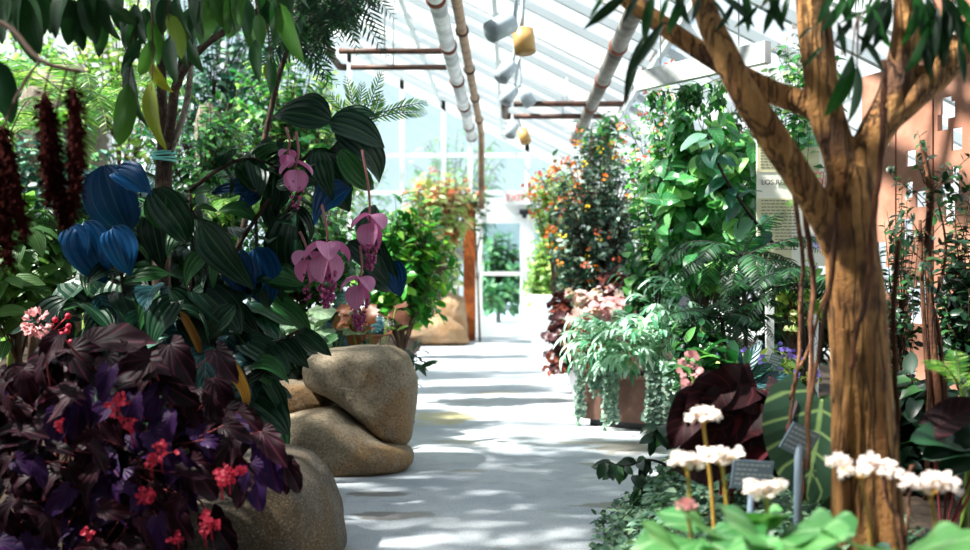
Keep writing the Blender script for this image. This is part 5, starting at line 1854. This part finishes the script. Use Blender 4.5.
# pink bloom
c = P(690, 372, 3.3)
b_ = gp(c[0] + .08, 3.4)
th = thing('pink_bloom', 'blurred pale pink bloom on a stalk above the leftmost white flowers', 'flower', b_)
m = MB()
tube(m, smooth_path([b_, (b_ + c) / 2 + A(.04, 0, 0), c], 4), .004, .003, 5)
m.build('stem', M['stem_green'], th)
m = MB()
for k in range(40):
    q = rnd(1)[0]
    p = c + q * A(.022, .02, .05)
    scatter(m, T['rnd'], [p], [q], [A(0, -1, .4)], .022)
m.build('petals', M['pinkfl'], th)

# ground cover at the bed edge
m = MB()
n_ = 5200
xs, ys = rng.uniform(.18, 1.1, n_), rng.uniform(2.6, 4.3, n_)
keep = [(x, y) for x, y in zip(xs, ys) if x > path_edge_right(y) + .0 + .08 * mnoise.noise(Vector((0, y * 4, 0)))]
pos = np.array([gp(x, y, rng.uniform(0, .10)) for x, y in keep])
scatter(m, T['ovs'], pos, rnd(len(pos)) * A(1, 1, .3), rnd(len(pos)) * .5 + A(0, -.2, 1), rng.uniform(.025, .05, len(pos)))
o = m.build('ground_cover', M['l_cover'], base=gp(.8, 3.2))
tag(o, 'grey green small leaved ground cover along the path edge', 'ground cover', kind='stuff')

# ------------------------------------------------------------------ white flowers in the foreground
YW = 2.15


def white_plant(lab, cx, heads, leaves):
    b = gp(gx(cx, YW + .1), YW + .12)
    t_ = thing('white_flowered_plant', lab, 'plant', b, 'white flowered plants in the foreground')
    fo, st = MB(), MB()
    for bx, by, tx, ty, Y in leaves:
        a = P(bx, by, Y)
        one_leaf(fo, T['bergp'][rng.integers(3)], a, P(tx, ty, Y - .1), A(rng.uniform(-.3, .3), -.45, 1), 1.0)
        tube(st, smooth_path([b, (b + a) / 2, a], 3), .005, .004, 5)
    fo.build('leaves', M['l_berg'], t_)
    st.build('stem', M['stem_green'], t_)
    for hx_, hy, hw, Y, sx, mat in heads:
        c = P(hx_, hy, Y)
        m = MB()
        foot = P(sx, 560, Y + .05)
        tube(m, smooth_path([foot, (foot + c) / 2 + A(.004, 0, 0), c - A(0, 0, .012)], 5), .0045, .0035, 7)
        k = hw / F * Y
        for j in range(7):
            a = j * .9
            tube(m, [c - A(0, 0, .02), c + A(math.cos(a) * k * .3, math.sin(a) * k * .25, .004)], .0018, .0015, 4)
        fs = m.build('flower_stalk', M['stem_yellow'], t_)
        m = MB()
        for j in range(int(30 * hw / 40)):
            p = c + A(rng.uniform(-.5, .5) * k, rng.uniform(-.32, .32) * k, rng.uniform(-.08, .2) * k)
            for q in rnd(6):
                scatter(m, T['rnd'], [p], [q + A(0, -.3, .3)], [A(0, -.6, 1) + q * .4], .0125)
        m.build('florets', M[mat], fs)


white_plant('white flowered plant at the left, with three flower heads close together', 700,
            [(703, 416, 34, 2.35, 716, 'whitefl'), (687, 462, 30, 2.2, 690, 'whitefl'), (722, 458, 40, 2.25, 728, 'whitefl'), (687, 506, 13, 2.1, 690, 'pinkfl')],
            [(700, 540, 640, 560, 2.05), (720, 545, 690, 505, 2.15), (690, 560, 720, 590, 1.95), (735, 540, 760, 505, 2.2), (660, 556, 628, 575, 2.0), (715, 530, 668, 515, 2.25), (700, 545, 745, 512, 2.1), (690, 560, 655, 528, 2.0), (720, 560, 760, 535, 1.95)])
white_plant('white flowered plant in the middle with a single low flower head', 765,
            [(767, 491, 40, 2.1, 764, 'whitefl')],
            [(770, 545, 735, 515, 2.0), (765, 550, 800, 525, 2.05), (760, 565, 730, 580, 1.9), (790, 560, 830, 545, 2.0), (745, 535, 770, 506, 2.15), (800, 560, 780, 590, 1.9), (805, 540, 842, 518, 2.2), (790, 555, 840, 530, 2.0), (775, 545, 812, 510, 2.1)])
white_plant('white flowered plant at the right, flower heads before and beside the trunk', 900,
            [(860, 470, 62, 2.2, 872, 'whitefl'), (930, 486, 54, 2.1, 936, 'whitefl')],
            [(880, 560, 845, 530, 2.0), (900, 560, 950, 532, 1.95), (930, 560, 985, 528, 2.0), (860, 565, 820, 560, 1.9), (955, 565, 1000, 550, 1.9), (880, 570, 900, 600, 1.8)])


# plant labels
def plant_label(lab, px, py, w_, h_, Y, tilt, post):
    c = P(px, py, Y)
    b = gp(c[0], Y + .03)
    t_ = thing('plant_label', lab, 'plant label', b, 'plant labels in the right bed')
    ca, sa = math.cos(tilt), math.sin(tilt)
    k = Y / F

    def q(u, v, d):
        return c + A((u * ca - v * sa * .9) * k, d - v * k * .35, (u * sa + v * ca) * k)
    m = MB()
    V = [q(u, v, d) for d in (0, .006) for u, v in ((-w_ / 2, -h_ / 2), (w_ / 2, -h_ / 2), (w_ / 2, h_ / 2), (-w_ / 2, h_ / 2))]
    m.add(V, [(0, 1, 2, 3), (7, 6, 5, 4), (0, 4, 5, 1), (1, 5, 6, 2), (2, 6, 7, 3), (3, 7, 4, 0)])
    pn_ = m.build('plate', M['labelblue'], t_, smooth=False)
    m = MB()
    v = h_ * .36
    for row, ln in ((0, .8), (1, .55), (2, .85), (3, .7), (4, .3)):
        u = -w_ * .42
        while u < -w_ * .42 + w_ * ln:
            l_ = rng.uniform(.06, .14) * w_
            V = [q(a, bb, -.0015) for a, bb in ((u, v - 1), (u + l_, v - 1), (u + l_, v + .8), (u, v + .8))]
            m.add(V, [(0, 1, 2, 3)])
            u += l_ + .03 * w_
        v -= h_ * .17
    m.build('lettering', M['labelwhite'], pn_, smooth=False)
    m = MB()
    tube(m, [b - A(0, 0, .03), c + A(0, .012, 0)], post, sides=8)
    m.build('stake', M['labelblue'], t_)


plant_label('tilted blue grey plant label before the veined heart leaf', 800, 441, 30, 30, 2.75, -.45, .011)
plant_label('upright blue grey plant label left of the tilted one', 752, 475, 40, 30, 2.7, -.06, .008)
plant_label('small blue grey label sticking out of the silver fern', 684, 302, 9, 12, 6.4, -.5, .005)
plant_label('small pale blue label among the violet flowers', 775, 362, 12, 16, 5.05, -.3, .005)

# ------------------------------------------------------------------ outside, beyond the end wall
for lab, x, Y, z, R, mt in (
    ('dark green tree outside beyond the left leaf of the glass door', -.25, 23.5, 1.1, (.8, .8, 1.1), 'l_outside'), ('tree outside beyond the right leaf of the glass door', 1.3, 24.5, 1.2, (.8, .8, 1.2), 'l_outside'),
    ('tall tree outside behind the end wall panes above the wooden post', -1.3, 27.0, 3.2, (1.5, 1.0, 1.9), 'l_outside'), ('tall tree outside behind the end wall panes, right of the pipes', 2.2, 28.0, 3.0, (1.8, 1.0, 2.0), 'l_outside'),
    ('tree outside behind the left end wall panes', -4.2, 27.0, 2.6, (1.7, 1.0, 1.8), 'l_outside')):
    bush('outside_tree', lab, 'tree', A(x, Y, z), R, 80, 12, T['ovs'], .26, M[mt], M['stem_brown'], base=A(x, Y, 0), tr=.07, sr=.02, group='trees outside the end wall')
# ================================================================== light, camera
w = bpy.data.worlds.new('World')
SC.world = w
w.use_nodes = True
nt = w.node_tree
nt.nodes.clear()
n = N(nt)
o = n.node('ShaderNodeOutputWorld')
bg = n.node('ShaderNodeBackground')
tc = n.node('ShaderNodeTexCoord').outputs['Generated']
sp = n.node('ShaderNodeSeparateXYZ')
n.put(sp.inputs[0], tc)
c = n.mix(n.ss(sp.outputs[2], -.05, .7), (1.0, 1.16, 1.24, 1), hx('#a9d3f2'))
cl = n.noise(2.2, 5, .6, vec=tc)
c = n.mix(n.ss(cl, .45, .62), c, (1, 1, 1, 1))
n.put(bg.inputs[0], c)
bg.inputs[1].default_value = .5
nt.links.new(bg.outputs[0], o.inputs[0])

L = bpy.data.lights.new('sun', 'SUN')
L.energy = 13
L.angle = math.radians(2.2)
L.color = (1, .95, .86)
lo = bpy.data.objects.new('sun', L)
COL.objects.link(lo)
to_sun = Vector((-.58, -.14, .8)).normalized()
lo.rotation_euler = (-to_sun).to_track_quat('-Z', 'Y').to_euler()
lo.location = (-10, 5, 15)

cam = bpy.data.cameras.new('camera')
co = bpy.data.objects.new('camera', cam)
COL.objects.link(co)
co.location = (0, 0, H)
co.rotation_euler = (math.pi / 2, 0, 0)
cam.sensor_width = 36
cam.lens = F * 36 / 970
cam.shift_x = (485 - CX) / 970
cam.shift_y = (CY - 275) / 970
cam.dof.use_dof = True
cam.dof.focus_distance = 4.7
cam.dof.aperture_fstop = 2.3
cam.clip_end = 200
SC.camera = co

SC.view_settings.view_transform = 'Standard'
SC.view_settings.look = 'None'
SC.view_settings.exposure = .9
SC.view_settings.gamma = 1
SC.view_settings.use_curve_mapping = False
cy = SC.cycles
cy.use_denoising = True
cy.max_bounces = 10
cy.transparent_max_bounces = 16
cy.diffuse_bounces = 4
cy.glossy_bounces = 3
cy.transmission_bounces = 6
cy.sample_clamp_indirect = 6
cy.caustics_reflective = False
cy.caustics_refractive = False
